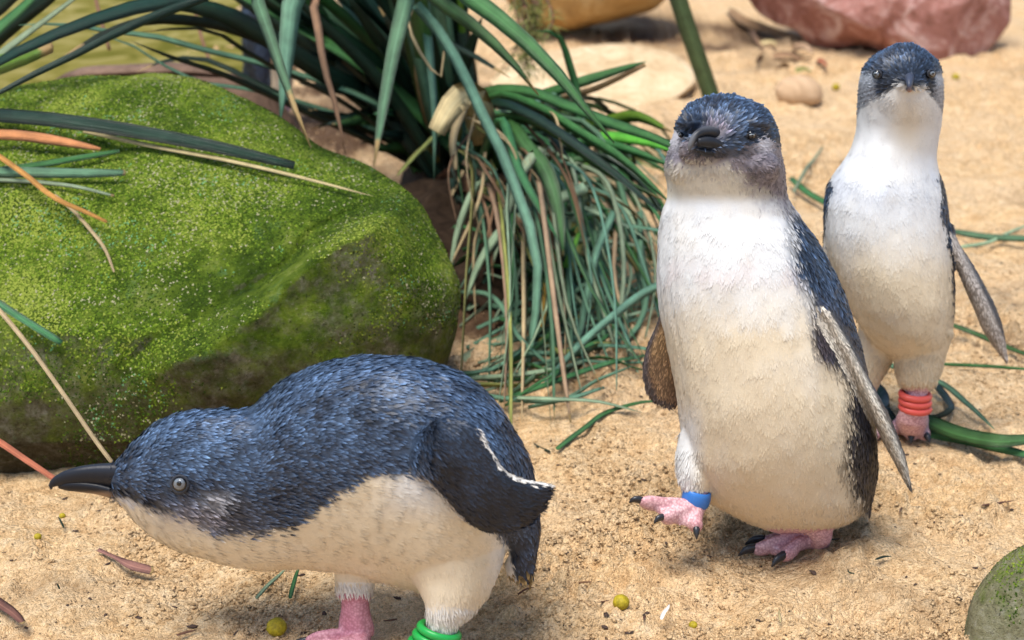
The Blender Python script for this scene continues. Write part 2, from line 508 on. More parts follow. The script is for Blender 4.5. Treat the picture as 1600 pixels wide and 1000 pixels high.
blob_cloud(80000, .0004, .0022, M['sand'], 'sand_crumbs', 'crumbs of damp sand scattered over the ground', .6, .5, clumpy, seed=2)
blob_cloud(1300, .0005, .0020, M['bark'], 'dark_debris', 'dark specks of bark and grit on the sand', .35, .5, None, 1.8, seed=3)

# pond behind the boulder, upper left
pond_out = np.array([[-9, 1.98], [-1.2, 2.0], [-.62, 2.05], [-.46, 2.2], [-.44, 2.6], [-.50, 3.2], [-.55, 4.2], [-.7, 9], [-9, 9]])
V = np.array([[x, y, 0.012] for x, y in pond_out])
tag(link('pond', raw_mesh('pond', V, list(range(len(V))), [len(V)], False), M['pond']), 'olive green pond water behind the mossy boulder', kind='structure')

# ------------------------------------------------------------------ rocks
def closed_smooth(poly, n=400):
    P = np.asarray(poly, float)
    k = len(P)
    t = np.arange(-2, k + 3)
    Q = P[t % k]
    c = catmull(np.hstack([Q, np.zeros((len(Q), 1))]), n * 2)[:, :2]
    return c
def inflate(poly, c, D, Tf, Tb, ef=0.75, n_a=220, n_b=90, shape=None, noise=(0.006, 9, 5, 3), sharp=0, cuts=0):
    """a rock from its outline (photo pixels) with thickness Tf towards and Tb away from the viewer (pixels)"""
    s = D / FPX
    cv = closed_smooth(poly)
    a = np.arctan2(cv[:, 1] - c[1], cv[:, 0] - c[0])
    r = np.hypot(cv[:, 1] - c[1], cv[:, 0] - c[0])
    o = np.argsort(a)
    al = np.linspace(-math.pi, math.pi, n_a, endpoint=False)
    R = np.interp(al, a[o], r[o], period=2 * math.pi)
    be = np.linspace(-math.pi / 2, math.pi / 2, n_b)
    be = be[1:-1]
    rr, ww = np.cos(be) ** ef, np.sign(be) * abs(np.sin(be)) ** ef
    U = c[0] + rr[:, None] * (R * np.cos(al))[None]
    Vv = c[1] + rr[:, None] * (R * np.sin(al))[None]
    w = np.where(ww < 0, ww * Tf, ww * Tb)[:, None] * np.ones_like(U)
    poles = np.array([[c[0], c[1], -Tf], [c[0], c[1], Tb]])
    P = np.concatenate([np.stack([U, Vv, w], -1).reshape(-1, 3), poles])
    if shape is not None:
        P[:, 2] += shape(P)
    X = W(P[:, 0], P[:, 1], D + s * P[:, 2])
    nb = len(be)
    id_ = np.arange(nb * n_a).reshape(nb, n_a)
    nxt = np.roll(id_, -1, 1)
    q = np.stack([id_[:-1], nxt[:-1], nxt[1:], id_[1:]], -1).reshape(-1, 4)
    t1 = np.stack([np.full(n_a, nb * n_a), nxt[0], id_[0]], -1)
    t2 = np.stack([np.full(n_a, nb * n_a + 1), id_[-1], nxt[-1]], -1)
    qa, qb, qc = X[q[:, 0]], X[q[:, 1]], X[q[:, 2]]
    if (np.cross(qb - qa, qc - qa) * (qa - X.mean(0))).sum() < 0:
        q, t1, t2 = q[:, ::-1], t1[:, ::-1], t2[:, ::-1]
    flat = np.concatenate([q.ravel(), t1.ravel(), t2.ravel()])
    sizes = np.concatenate([np.full(len(q), 4), np.full(2 * n_a, 3)])
    C = X.mean(0)
    N = X - C
    N /= np.linalg.norm(N, axis=1)[:, None]
    amp, fr, oc, sd = noise
    d = fbm(X, fr, oc, sd)
    if sharp:
        d = d * .6 - np.abs(fbm(X, fr * .8, 3, sd + 5)) * sharp
    X = X + N * (d * amp)[:, None]
    r = np.random.default_rng(sd)
    for _ in range(cuts):                                             # broken faces
        nrm = r.normal(size=3) * [1, 1, .8]; nrm /= np.linalg.norm(nrm)
        h = (X - C) @ nrm
        lim = h.max() * r.uniform(.80, .96)
        X = X - np.maximum(0, h - lim)[:, None] * nrm * .92
    me = raw_mesh('rock', X, flat, sizes)
    return me, X
def place_rock(name, me, X, mat, label, cat='rock', group=None):
    base = np.array([X[:, 0].mean(), X[:, 1].mean(), 0])
    me.name = name
    return tag(link(name, me, mat, None, base), label, cat, group)

bould = [(-60, 190), (0, 140), (95, 119), (170, 114), (245, 116), (330, 131), (420, 172), (505, 222), (590, 262), (655, 303), (697, 375), (719, 440),
         (712, 510), (692, 565), (660, 640), (560, 730), (420, 775), (300, 792), (200, 788), (110, 778), (0, 768), (-90, 750), (-210, 680), (-260, 480), (-180, 290)]
def bould_shape(P):
    u, v, w = P.T
    front = w < 60
    top = np.maximum(0, 520 - v)
    d = top * 0.62 + np.maximum(0, 330 - v) * .3                      # the upper face leans back
    # bulge right of the diagonal crack that runs from (560,330) down to (230,540)
    e = 7 * np.sin((u - 230) / 75) + 14 * fbm(P * [1, 1, 0], .012, 4, 91) + ((v - 330) * (230 - 560) - (u - 560) * (540 - 330)) / math.hypot(330, 210)   # signed distance, <0 below right
    along = ((u - 560) * (-330) + (v - 330) * 210) / math.hypot(330, 210)
    m = sstep(-120, 0, along) * (1 - sstep(330, 470, along))
    q = np.where(front, m * sstep(0, 46, -e), 0)
    d = d * (1 - q) + q * (-70 + .46 * np.maximum(0, -e - 24))                                          # a rounded ledge, then a steep darker face
    d = d + np.where(front, m * 9 * np.exp(-(e / 6.0) ** 2), 0)      # the crack itself
    d = d + np.maximum(0, v - 690) * .9                               # undercut foot
    return d
me, X = inflate(bould, (230, 450), 1.20, 150, 300, .62, 520, 220, bould_shape, (.026, 7, 7, 3), .55)
boulder = place_rock('mossy_boulder', me, X, M['boulder'], 'large rounded boulder covered in green moss behind the crouching penguin', 'boulder')

def moss_on(rock, n, seed, size=.0022, gate=0.0, low=.5):
    """a coat of tiny moss leaves standing on the rock's surface"""
    me = rock.data
    V = np.empty(len(me.vertices) * 3, np.float32); me.vertices.foreach_get('co', V); V = V.reshape(-1, 3).astype(float)
    me.calc_loop_triangles()
    T = np.empty(len(me.loop_triangles) * 3, np.int32); me.loop_triangles.foreach_get('vertices', T); T = T.reshape(-1, 3)
    r = np.random.default_rng(seed)
    P, N, _ = sample(V, T, n, r)
    facing = (N @ np.array([0, -.75, .66])) > -.1
    P, N = P[facing], N[facing]
    cover = fbm(P, 7, 4, 21) + .35 * fbm(P, 40, 3, 9) + .34 * N[:, 2] + .02 + sstep(.03, .09, P[:, 2]) * low - .45
    keep = cover + r.uniform(-.35, .35, len(P)) > gate
    P, N, cover = P[keep], N[keep], cover[keep]
    n = len(P)
    t = r.normal(size=(n, 3)); t -= (t * N).sum(1)[:, None] * N; t /= np.linalg.norm(t, axis=1)[:, None]
    b = np.cross(N, t)
    L = size * r.uniform(.5, 1.3, n)[:, None]
    tip = P + N * L * r.uniform(.08, .30, n)[:, None] + t * L * .95
    Vv = np.stack([P - b * L * .45, P + b * L * .45, tip], 1)
    pal = np.array([[.028, .055, .005], [.075, .135, .010], [.15, .225, .018], [.25, .30, .045], [.36, .34, .20], [.13, .30, .13]])
    tone = np.clip(fbm(P, 16, 4, 5) * 1.1 + .42 + r.normal(0, .26, n), 0, .999)
    c = pal[(tone * 4).astype(int)]
    rare = r.random(n)
    c = np.where((rare < .03 + .09 * (fbm(P, 20, 3, 33) > .15))[:, None], pal[4], c)
    c = np.where(((rare > .9) & (fbm(P, 30, 2, 8) > .25))[:, None], pal[5], c)
    cc = np.repeat(c[:, None], 3, 1); cc[:, :2] *= .75
    m2 = raw_mesh('moss', (Vv.reshape(-1, 3) + np.array(ROOT_AT[rock])), np.arange(n * 3), np.full(n, 3), False)
    set_col(m2, cc.reshape(-1, 3))
    o = link('moss', m2, M['moss'], rock)
    o['kind'] = 'stuff'
    return o
def sample(V, T, n, r, weight=None):
    A, B, C = V[T[:, 0]], V[T[:, 1]], V[T[:, 2]]
    cr = np.cross(B - A, C - A)
    ar = np.linalg.norm(cr, axis=1)
    w = ar if weight is None else ar * weight
    k = r.choice(len(T), n, p=w / w.sum())
    a, b = r.random(n), r.random(n)
    fl = a + b > 1
    a[fl], b[fl] = 1 - a[fl], 1 - b[fl]
    P = A[k] + a[:, None] * (B - A)[k] + b[:, None] * (C - A)[k]
    N = cr[k] / (ar[k][:, None] + 1e-15)
    return P, N, k
moss_on(boulder, 380000, 4, .0018, .02, .35)

small = [(1492, 1090), (1500, 1000), (1512, 950), (1540, 905), (1580, 868), (1640, 835), (1760, 800), (1900, 880), (1950, 1020), (1880, 1180), (1680, 1240), (1530, 1180)]
me, X = inflate(small, (1700, 1010), .93, 120, 130, .75, 200, 90, None, (.007, 16, 6, 13))
edge_rock = place_rock('mossy_stone', me, X, M['boulder_grey'], 'grey stone with green moss at the lower right corner', 'boulder')
moss_on(edge_rock, 90000, 6, .0014, -.12, 0.0)

red = [(1150, -80), (1172, 4), (1204, 36), (1236, 48), (1262, 72), (1286, 84), (1335, 74), (1380, 82), (1430, 92), (1468, 118), (1494, 122), (1514, 106),
       (1556, 88), (1584, 70), (1588, 20), (1584, -60), (1490, -160), (1300, -180)]
def facet(planes, k):
    def f(P):
        return sum(a * np.abs(((P[:, 0] - x) * math.cos(t) + (P[:, 1] - y) * math.sin(t))) ** .9 * .6 for x, y, t, a in planes) * k
    return f
me, X = inflate(red, (1380, -30), 2.72, 90, 130, .6, 260, 120, facet([(1500, 20, .3, .9), (1300, 40, 1.1, .4), (1400, 0, 1.9, .5)], 1), (.024, 10, 7, 23), 1.1, 22)
place_rock('red_rock', me, X, M['red_rock'], 'rugged pinkish red rock at the back right of the sand', 'rock')
och = [(760, -70), (800, 10), (840, 44), (876, 51), (925, 42), (985, 26), (1040, 6), (1075, -40), (1040, -120), (900, -150)]
me, X = inflate(och, (910, -50), 2.95, 95, 120, .7, 180, 80, lambda P: np.maximum(0, P[:, 1] + 10) * .5, (.014, 10, 6, 33), .6, 5)
place_rock('ochre_rock', me, X, M['ochre_rock'], 'yellow ochre boulder with a shaded underside at the top', 'rock')
pale = [(760, 130), (790, 105), (850, 84), (930, 70), (1010, 72), (1064, 90), (1088, 118), (1076, 146), (1030, 165), (960, 180), (890, 186), (820, 182), (775, 165)]
me, X = inflate(pale, (925, 128), 2.42, 40, 70, .6, 220, 90, lambda P: (150 - P[:, 1]) * 1.5, (.016, 16, 7, 43), .8, 6)
place_rock('pale_rock', me, X, M['pale_rock'], 'low pale sandstone slab half buried behind the leaves', 'rock')
brn = [(40, 190), (80, 128), (120, 108), (190, 101), (275, 97), (335, 108), (395, 128), (440, 160), (470, 215), (380, 250), (200, 250), (80, 240)]
me, X = inflate(brn, (255, 175), 1.78, 60, 90, .6, 220, 90, lambda P: 13 * np.exp(-((P[:, 1] - 118 - .02 * (P[:, 0] - 250) ** 2 / 60) / 3.0) ** 2), (.008, 10, 6, 53), .6)
place_rock('brown_rock', me, X, M['brown_rock'], 'dark brown flat stone behind the top of the mossy boulder', 'rock')
peb = [(1210, 142), (1218, 126), (1240, 119), (1268, 122), (1285, 138), (1284, 158), (1262, 167), (1234, 166), (1216, 156)]
me, X = inflate(peb, (1248, 143), 2.37, 24, 26, .95, 90, 44, None, (.002, 14, 4, 63))
place_rock('pebble', me, X, M['pebble'], 'smooth round tan pebble alone on the sand', 'pebble')

# ------------------------------------------------------------------ strap leaves
def proj(X):
    d = (X - CAMV) @ FWD
    return CX + FPX * ((X - CAMV) @ RIGHT) / d, CY - FPX * ((X - CAMV) @ UP) / d, d
class Surface:
    """depth of the visible side of a rock at a photo position, so that things can be laid on it"""
    def __init__(self, o):
        co = np.empty(len(o.data.vertices) * 3, np.float32); o.data.vertices.foreach_get('co', co)
        self.u, self.v, self.d = proj(co.reshape(-1, 3).astype(float) + np.array(ROOT_AT[o]))
    def __call__(self, u, v, r=9):
        k = (abs(self.u - u) < r) & (abs(self.v - v) < r)
        while not k.any():
            r *= 1.6
            k = (abs(self.u - u) < r) & (abs(self.v - v) < r)
        return float(self.d[k].min())
on_boulder = Surface(boulder)

def ribbon(pts, width, n=14, fold=.22, roll=0.0, face=None, thick=.05, prof=None, twist=0.0):
    """a strap leaf: closed, slightly V-folded blade along world points PTS, WIDTH metres wide"""
    P = catmull(np.asarray(pts, float), n)
    T = np.gradient(P, axis=0); T /= np.linalg.norm(T, axis=1)[:, None] + 1e-12
    f = (CAMV - P) if face is None else np.tile(np.asarray(face, float), (n, 1))
    f = f / np.linalg.norm(f, axis=1)[:, None]
    A = np.cross(T, f); A /= np.linalg.norm(A, axis=1)[:, None] + 1e-9
    N = np.cross(A, T)
    ang = roll + twist * np.linspace(0, 1, n)
    c, s = np.cos(ang)[:, None], np.sin(ang)[:, None]
    A, N = A * c + N * s, N * c - A * s
    t = np.linspace(0, 1, n)
    pr = np.interp(t, *(prof or ([0, .12, .55, .85, 1], [.75, 1, .95, .55, .06])))
    h = (width * .5 * pr)[:, None]
    rings = [P - A * h + N * h * fold * 2, P, P + A * h + N * h * fold * 2, P - N * np.maximum(h * thick * 4, .0003)]
    V = np.stack(rings, 1).reshape(-1, 3)
    i = np.arange(n - 1)[:, None] * 4
    q = []
    for j in range(4):
        k = (j + 1) % 4
        q.append(np.hstack([i + j, i + k, i + 4 + k, i + 4 + j]))
    q = np.concatenate(q)
    e = (n - 1) * 4
    flat = np.concatenate([q.ravel(), [3, 2, 1, 0], [e, e + 1, e + 2, e + 3]])
    me = raw_mesh('leaf', V, flat, np.concatenate([np.full(len(q), 4), [4, 4]]))
    uv = me.uv_layers.new(name='UVMap')
    li = np.empty(len(me.loops), np.int32); me.loops.foreach_get('vertex_index', li)
    uu = np.array([0, .5, 1, .5])[li % 4]
    uv.data.foreach_set('uv', np.stack([uu, (li // 4) / (n - 1.0)], 1).astype(np.float32).ravel())
    return me
def leaf_px(parent, pts, wpx, mat, name='leaf', **kw):
    pts = np.asarray(pts, float)
    X = W(pts[:, 0], pts[:, 1], pts[:, 2])
    me = ribbon(X, wpx * pts[:, 2].mean() / FPX, **kw)
    me.name = name
    return link(name, me, M[mat], parent)

HALF = ([0, .1, .5, .85, 1], [.9, 1, 1, .8, .55])
NEEDLE = ([0, .3, .75, .92, 1], [1, 1, .85, .5, .05])

base_pt = W(735, 330, Dground(330)); base_pt[2] = 0
clump = thing('strap_leaf_plant', base_pt, 'big clump of dark strap leaves arching out from behind the mossy boulder', 'plant')
# lump added where the leaves rise, dark brown in place of the shade inside
V, f, s = ball((0, 0, 0), 1, 30, 18)
X = V * np.array([.12, .26, .075]) + base_pt + np.array([.018, -.10, .0])
X = X + (X - base_pt) * fbm(X, 26, 4, 3)[:, None] * .35
me = raw_mesh('dark_crown', X, f, s)
link('dark_crown', me, mat_plain('leaf_litter', (.035, .022, .014), .9, .1, .6, 90, .8), clump)

B0 = (700, 285, 1.80)
def rise(*mid):
    return [B0, *mid]
# --- dark leaves arching to the upper left, some out over the top of the frame and back
spec = [
    (rise((600, -60, 1.66), (420, -70, 1.5), (300, -4, 1.40), (236, 6, 1.36), (136, 35, 1.31), (10, 90, 1.25), (-90, 150, 1.2)), 21, 'dark_leaf', .35),
    (rise((590, -30, 1.6), (430, -60, 1.45), (304, 2, 1.36), (262, 17, 1.33), (199, 43, 1.29), (102, 93, 1.24), (0, 143, 1.2), (-70, 190, 1.17)), 13, 'dark_leaf', .5),
    (rise((600, 170, 1.68), (420, 103, 1.58), (315, 77, 1.5), (236, 56, 1.45), (170, 49, 1.42), (113, 39, 1.4), (29, 39, 1.36)), 10, 'teal_leaf', .9),
    (rise((580, 130, 1.72), (430, 70, 1.60), (367, 46, 1.56), (289, 31, 1.5), (226, 32, 1.45), (163, 53, 1.41), (90, 95, 1.36)), 15, 'dark_leaf', .5),
    (rise((600, 170, 1.72), (500, 110, 1.6), (420, 60, 1.52), (328, 15, 1.45), (262, 4, 1.42), (190, 10, 1.38)), 27, 'dark_leaf', .2),
    (rise((600, 230, 1.7), (500, 185, 1.62), (420, 148, 1.56), (341, 113, 1.5), (262, 87, 1.45), (205, 64, 1.42)), 9, 'dark_leaf', .6),
    (rise((600, 210, 1.7), (470, 160, 1.63), (373, 137, 1.57), (315, 129, 1.53), (252, 100, 1.5), (200, 68, 1.46), (142, 52, 1.43)), 9, 'teal_leaf', 1.0),
    (rise((520, 150, 1.62), (400, 90, 1.55), (325, 46, 1.5), (270, 45, 1.47), (220, 50, 1.45)), 8, 'dark_leaf', .8),
    (rise((560, 210, 1.7), (420, 140, 1.66), (300, 90, 1.64), (244, 99, 1.62), (213, 113, 1.61)), 10, 'dark_leaf', .5),
    (rise((640, 60, 1.66), (600, -60, 1.55), (540, -90, 1.48), (458, 0, 1.42), (449, 70, 1.40), (443, 140, 1.38), (438, 188, 1.37)), 32, 'teal_leaf', .15),
    (rise((660, 0, 1.62), (560, -120, 1.5), (440, -100, 1.36), (402, -5, 1.29), (427, 70, 1.26), (455, 154, 1.235), (486, 231, 1.22)), 22, 'teal_leaf', .2),
    (rise((640, 60, 1.7), (560, -60, 1.6), (490, 0, 1.52), (497, 45, 1.5), (507, 105, 1.48), (525, 168, 1.46), (540, 243, 1.45)), 12, 'brown_leaf', .3),
    (rise((690, 80, 1.66), (660, -90, 1.55), (636, -4, 1.45), (616, 77, 1.42), (602, 150, 1.40), (584, 261, 1.37)), 23, 'teal_leaf', .25),
    (rise((705, 90, 1.7), (680, -70, 1.62), (664, 0, 1.56), (671, 87, 1.54), (679, 175, 1.52), (678, 282, 1.5)), 15, 'teal_leaf', .5),
    (rise((650, 90, 1.6), (620, -90, 1.45), (675, -8, 1.36), (745, 44, 1.33), (798, 94, 1.31), (842, 149, 1.30)), 24, 'green_leaf', .15),
    (rise((660, 60, 1.55), (650, -120, 1.4), (728, -10, 1.28), (791, 38, 1.25), (850, 92, 1.23), (917, 172, 1.21), (960, 224, 1.2)), 27, 'green_leaf', .1),
    (rise((660, 120, 1.6), (640, 0, 1.5), (686, 49, 1.46), (721, 108, 1.43), (752, 175, 1.4), (784, 238, 1.38), (815, 320, 1.36), (838, 390, 1.34), (838, 480, 1.33), (820, 590, 1.33), (800, 655, 1.28)), 15, 'teal_leaf', .3),
    (rise((690, 120, 1.65), (670, 30, 1.6), (688, 60, 1.57), (735, 84, 1.54), (798, 122, 1.5)), 11, 'dark_leaf', .3),
    (rise((715, 150, 1.75), (705, 60, 1.7), (698, -20, 1.66), (694, -80, 1.64)), 13, 'yellow_leaf', .2),
    (rise((725, 150, 1.75), (722, 60, 1.7), (716, -20, 1.66), (710, -80, 1.64)), 12, 'bright_leaf', .2),
    (rise((650, 110, 1.6), (648, 10, 1.52), (637, 28, 1.5), (654, 77, 1.48), (675, 110, 1.47), (687, 122, 1.46), (694, 80, 1.45)), 5, 'dry_leaf', .3),
    (rise((665, 230, 1.6), (640, 252, 1.5), (619, 276, 1.42)), 7, 'yellow_leaf', .3),
    (rise((717, 194, 1.65), (690, 205, 1.56), (660, 232, 1.48), (622, 274, 1.41)), 7, 'yellow_leaf', .3),
    # dry tan leaf bent over in the middle of the clump
    ([(760, 250, 1.62), (752, 190, 1.5), (735, 146, 1.46), (706, 165, 1.43), (682, 206, 1.42)], 38, 'dry_leaf', .1),
    ([(735, 150, 1.5), (722, 175, 1.47), (708, 220, 1.45), (712, 265, 1.44)], 12, 'dry_leaf', .4),
    # arching rosette to the right
    ([(745, 250, 1.66), (752, 150, 1.58), (819, 142, 1.52), (887, 166, 1.46), (956, 193, 1.40), (1042, 224, 1.34), (1100, 256, 1.3)], 15, 'green_leaf', .5),
    ([(740, 260, 1.64), (767, 152, 1.54), (836, 165, 1.47), (905, 206, 1.41), (973, 248, 1.36), (1050, 320, 1.31)], 15, 'green_leaf', .5),
    ([(740, 260, 1.62), (768, 163, 1.51), (830, 180, 1.44), (900, 225, 1.39), (960, 270, 1.36), (1040, 340, 1.33)], 14, 'dark_leaf', .5),
    ([(735, 260, 1.6), (775, 185, 1.5), (820, 185, 1.46), (880, 215, 1.42), (940, 262, 1.38), (1035, 312, 1.34)], 14, 'green_leaf', .5),
    ([(740, 270, 1.6), (790, 196, 1.5), (830, 190, 1.46), (860, 210, 1.44), (890, 250, 1.42)], 11, 'dark_leaf', .5),
    ([(760, 260, 1.75), (900, 200, 1.68), (956, 188, 1.62), (990, 181, 1.58), (1050, 206, 1.52)], 17, 'bright_leaf', .3),
    ([(780, 260, 1.72), (880, 225, 1.64), (955, 214, 1.58), (1010, 222, 1.54), (1060, 238, 1.5)], 16, 'bright_leaf', .5),
    ([(790, 290, 1.7), (860, 235, 1.62), (920, 222, 1.58), (1000, 240, 1.53), (1055, 262, 1.5)], 13, 'green_leaf', .4),
    ([(760, 250, 1.75), (820, 165, 1.7), (880, 138, 1.64), (960, 112, 1.6), (1010, 96, 1.58)], 15, 'green_leaf', .5),
    ([(800, 190, 1.72), (850, 160, 1.68), (930, 138, 1.63), (1008, 101, 1.59)], 9, 'dry_leaf', .3),
    ([(850, 330, 1.6), (905, 170, 1.62), (890, 100, 1.6), (868, 52, 1.58), (838, 48, 1.57)], 13, 'green_leaf', .9),
    ([(770, 270, 1.6), (790, 205, 1.5), (800, 200, 1.47), (822, 230, 1.44), (850, 262, 1.42), (872, 330, 1.4), (880, 400, 1.38)], 22, 'green_leaf', .2),
    ([(745, 270, 1.58), (785, 190, 1.47), (815, 275, 1.41), (850, 336, 1.38), (873, 376, 1.36)], 13, 'green_leaf', .2),
    ([(800, 290, 1.6), (835, 260, 1.5), (862, 236, 1.46), (835, 242, 1.43), (812, 275, 1.42), (790, 340, 1.42), (768, 420, 1.42)], 15, 'grey_leaf', .2),
    ([(750, 280, 1.55), (775, 272, 1.48), (745, 290, 1.45), (722, 340, 1.44), (700, 440, 1.44)], 11, 'grey_leaf', .3),
    ([(870, 400, 1.5), (915, 300, 1.5), (918, 292, 1.47), (860, 318, 1.44), (790, 355, 1.42), (745, 420, 1.42), (728, 470, 1.42)], 15, 'grey_leaf', .2),
    ([(860, 335, 1.5), (858, 390, 1.44), (862, 450, 1.39), (871, 520, 1.36)], 11, 'orange_leaf', .2),
    ([(850, 330, 1.5), (856, 420, 1.45), (850, 490, 1.41), (842, 540, 1.4)], 10, 'orange_leaf', .5),
    ([(790, 400, 1.6), (830, 390, 1.5), (862, 395, 1.45), (880, 420, 1.43), (905, 365, 1.45), (915, 352, 1.46)], 14, 'bright_leaf', .4),
    ([(850, 340, 1.55), (905, 375, 1.48), (895, 410, 1.46), (868, 475, 1.44)], 15, 'yellow_leaf', .1),
    ([(1080, 430, 1.42), (1030, 446, 1.40), (960, 492, 1.34), (900, 545, 1.3), (845, 605, 1.27)], 11, 'teal_leaf', .2),
    ([(960, 330, 1.46), (930, 400, 1.43), (915, 470, 1.41), (905, 520, 1.40), (860, 560, 1.36), (800, 572, 1.34)], 10, 'teal_leaf', .3),
    ([(830, 575, 1.36), (870, 515, 1.40), (945, 530, 1.40), (1010, 510, 1.41)], 20, 'dark_leaf', .6),
    ([(720, 590, 1.34), (780, 535, 1.38), (850, 490, 1.42), (935, 430, 1.44)], 12, 'teal_leaf', .2),
    ([(690, 590, 1.33), (740, 555, 1.36), (800, 525, 1.38), (850, 480, 1.42)], 16, 'grey_leaf', .2),
    ([(1000, 330, 1.5), (1002, 420, 1.45), (1010, 470, 1.42), (990, 520, 1.40), (930, 545, 1.375), (860, 555, 1.36)], 8, 'teal_leaf', .3),
    ([(930, 360, 1.48), (935, 480, 1.42), (950, 560, 1.36), (948, 580, 1.34), (910, 610, 1.3), (850, 632, 1.28)], 8, 'teal_leaf', .3),
    ([(975, 460, 1.42), (980, 540, 1.37), (1000, 590, 1.33)], 7, 'grey_leaf', .3),
]
for i, (p, w, m, roll) in enumerate(spec):
    leaf_px(clump, p, w * 1.3, m, n=22 if len(p) > 6 else 16, roll=roll * (1 if i % 2 else -1) * .8, fold=.05, twist=random.uniform(-.3, .3), prof=NEEDLE if m != 'dry_leaf' else HALF)

# --- the rest of the clump: seeded fans
def rnd_prof():
    return random.choice([NEEDLE, NEEDLE, HALF, ([0, .3, .7, .93, 1], [.8, 1, .9, .7, .3])])
def rnd(a, b): return random.uniform(a, b)
def pick(*o): return random.choices([x for x, _ in o], [w for _, w in o])[0]
def Dsurf(u, v, lift=.006):
    g = G(u, v)
    z = max(0.0, float(hz(g[:1], g[1:2])[0])) + lift
    return (CAM_H - z) / (SP - CP * (CY - v) / FPX)
def hang(n, sa, sb, ea, eb, wr, mats, lift, on_ground=True):
    for _ in range(n):
        u0, v0 = rnd(sa[0], sb[0]), rnd(sa[1], sb[1])
        u1, v1 = rnd(ea[0], eb[0]), rnd(ea[1], eb[1])
        d0 = rnd(1.54, 1.72)
        d1 = Dsurf(u1, v1) if on_ground else rnd(1.42, 1.56)
        k = rnd(.25, .45)
        L = rnd(*lift)
        bow = rnd(-20, 75)
        um, vm = u0 + (u1 - u0) * k + bow, v0 + (v1 - v0) * k * .55 - L
        dm = d0 + (d1 - d0) * (k + .12)
        k2 = rnd(.62, .78)
        u2, v2 = u0 + (u1 - u0) * k2 + bow * rnd(.5, 1.3) + rnd(-14, 14), v0 + (v1 - v0) * (k2 * .92) - L * .35
        d2 = min(d0 + (d1 - d0) * (k2 + .08), Dsurf(u2, v2, .02))
        leaf_px(clump, [(u0, v0, d0), (um, vm, dm), (u2, v2, d2), (u1, v1, d1)], rnd(*wr), pick(*mats), n=13, roll=rnd(-.9, .9), fold=.07, twist=rnd(-1.2, 1.2), prof=rnd_prof())
gl = (('teal_leaf', 6), ('grey_leaf', 4), ('green_leaf', 3), ('dry_leaf', 1), ('yellow_leaf', .6))
hang(10, (690, 190), (800, 300), (690, 440), (800, 640), (6, 11), gl, (0, 26))
hang(14, (730, 180), (850, 300), (760, 460), (920, 640), (6, 11), gl, (5, 40))
hang(56, (745, 160), (860, 260), (930, 250), (1090, 470), (6, 12), (('green_leaf', 6), ('teal_leaf', 5), ('dark_leaf', 3), ('bright_leaf', 1.6), ('dry_leaf', .8)), (10, 50))
hang(26, (770, 230), (910, 340), (860, 400), (1070, 590), (5, 9), gl, (5, 30))
hang(9, (720, 190), (850, 300), (740, 560), (900, 670), (6, 11), gl, (5, 30))
hang(18, (760, 190), (880, 300), (900, 430), (1060, 620), (5, 10), gl, (5, 40))
for _ in range(26):                                     # strands that wander sideways through the tangle
    u0, v0 = rnd(700, 900), rnd(300, 470)
    a = rnd(-.5, 1.1)
    L = rnd(110, 260)
    u1, v1 = min(u0 + L * math.cos(a), 1060), min(v0 + L * .8 * math.sin(a), 660)
    c = rnd(-60, 60)
    d0 = min(1.5, Dsurf(u0, v0, .02)); d1 = min(1.48, Dsurf(u1, v1, .006))
    leaf_px(clump, [(u0, v0, d0), (u0 * .65 + u1 * .35 - c * .4, v0 * .65 + v1 * .35 - abs(c) * .6, min(d0, d1 + .06) - .02), (u0 * .3 + u1 * .7 + c * .3, v0 * .3 + v1 * .7 - abs(c) * .4, min(d0, d1) - .005), (u1, v1, d1)], rnd(6, 11), pick(*gl), n=15, roll=rnd(-.8, .8), fold=.06, twist=rnd(-1.5, 1.5), prof=rnd_prof())
for _ in range(64):                                     # thin blades lying crossed on the sand
    u0, v0 = rnd(700, 900), rnd(430, 640)
    u1, v1 = u0 + rnd(90, 240), v0 - rnd(-20, 150)
    u1 = min(u1, 1060)
    pts = []
    for t in np.linspace(0, 1, 4):
        v = v0 + (v1 - v0) * t + rnd(-12, 12)
        pts.append((u0 + (u1 - u0) * t, v, Dsurf(u0 + (u1 - u0) * t, v, .006) - .03 * math.sin(math.pi * t) * rnd(.2, 1)))
    leaf_px(clump, pts, rnd(5, 10), pick(*gl), n=11, roll=rnd(-.6, .6), fold=.05, twist=rnd(-1.2, 1.2), prof=rnd_prof())
for _ in range(85):                                     # dark leaves rising behind
    u0, v0 = rnd(680, 760), rnd(230, 320)
    a = rnd(0, 1)
    u1, v1 = 300 + 430 * a + rnd(-30, 30), rnd(-140, 80) - 60 * (1 - abs(a - .5))
    d0, d1 = rnd(1.72, 1.9), rnd(1.55, 1.8)
    um, vm = u0 + (u1 - u0) * .4, v0 + (v1 - v0) * .52
    leaf_px(clump, [(u0, v0, d0), (um, vm, (d0 + d1) / 2), (u1, v1, d1)], rnd(16, 32), pick(('dark_leaf', 10), ('teal_leaf', .7), ('green_leaf', .5)), n=13, roll=rnd(-.8, .8), fold=.2, twist=rnd(-.5, .5), prof=NEEDLE)
for _ in range(18):                                     # dark blades reaching left behind the boulder
    u1, v1 = rnd(420, 610), rnd(60, 240)
    leaf_px(clump, [(rnd(680, 730), rnd(240, 310), 1.78), (u1 * .5 + 345, v1 * .5 + rnd(70, 120), 1.72), (u1, v1, rnd(1.6, 1.7))], rnd(14, 26), pick(('dark_leaf', 9), ('green_leaf', 1)), n=12, roll=rnd(-.6, .6), fold=.1, twist=rnd(-.6, .6), prof=NEEDLE)
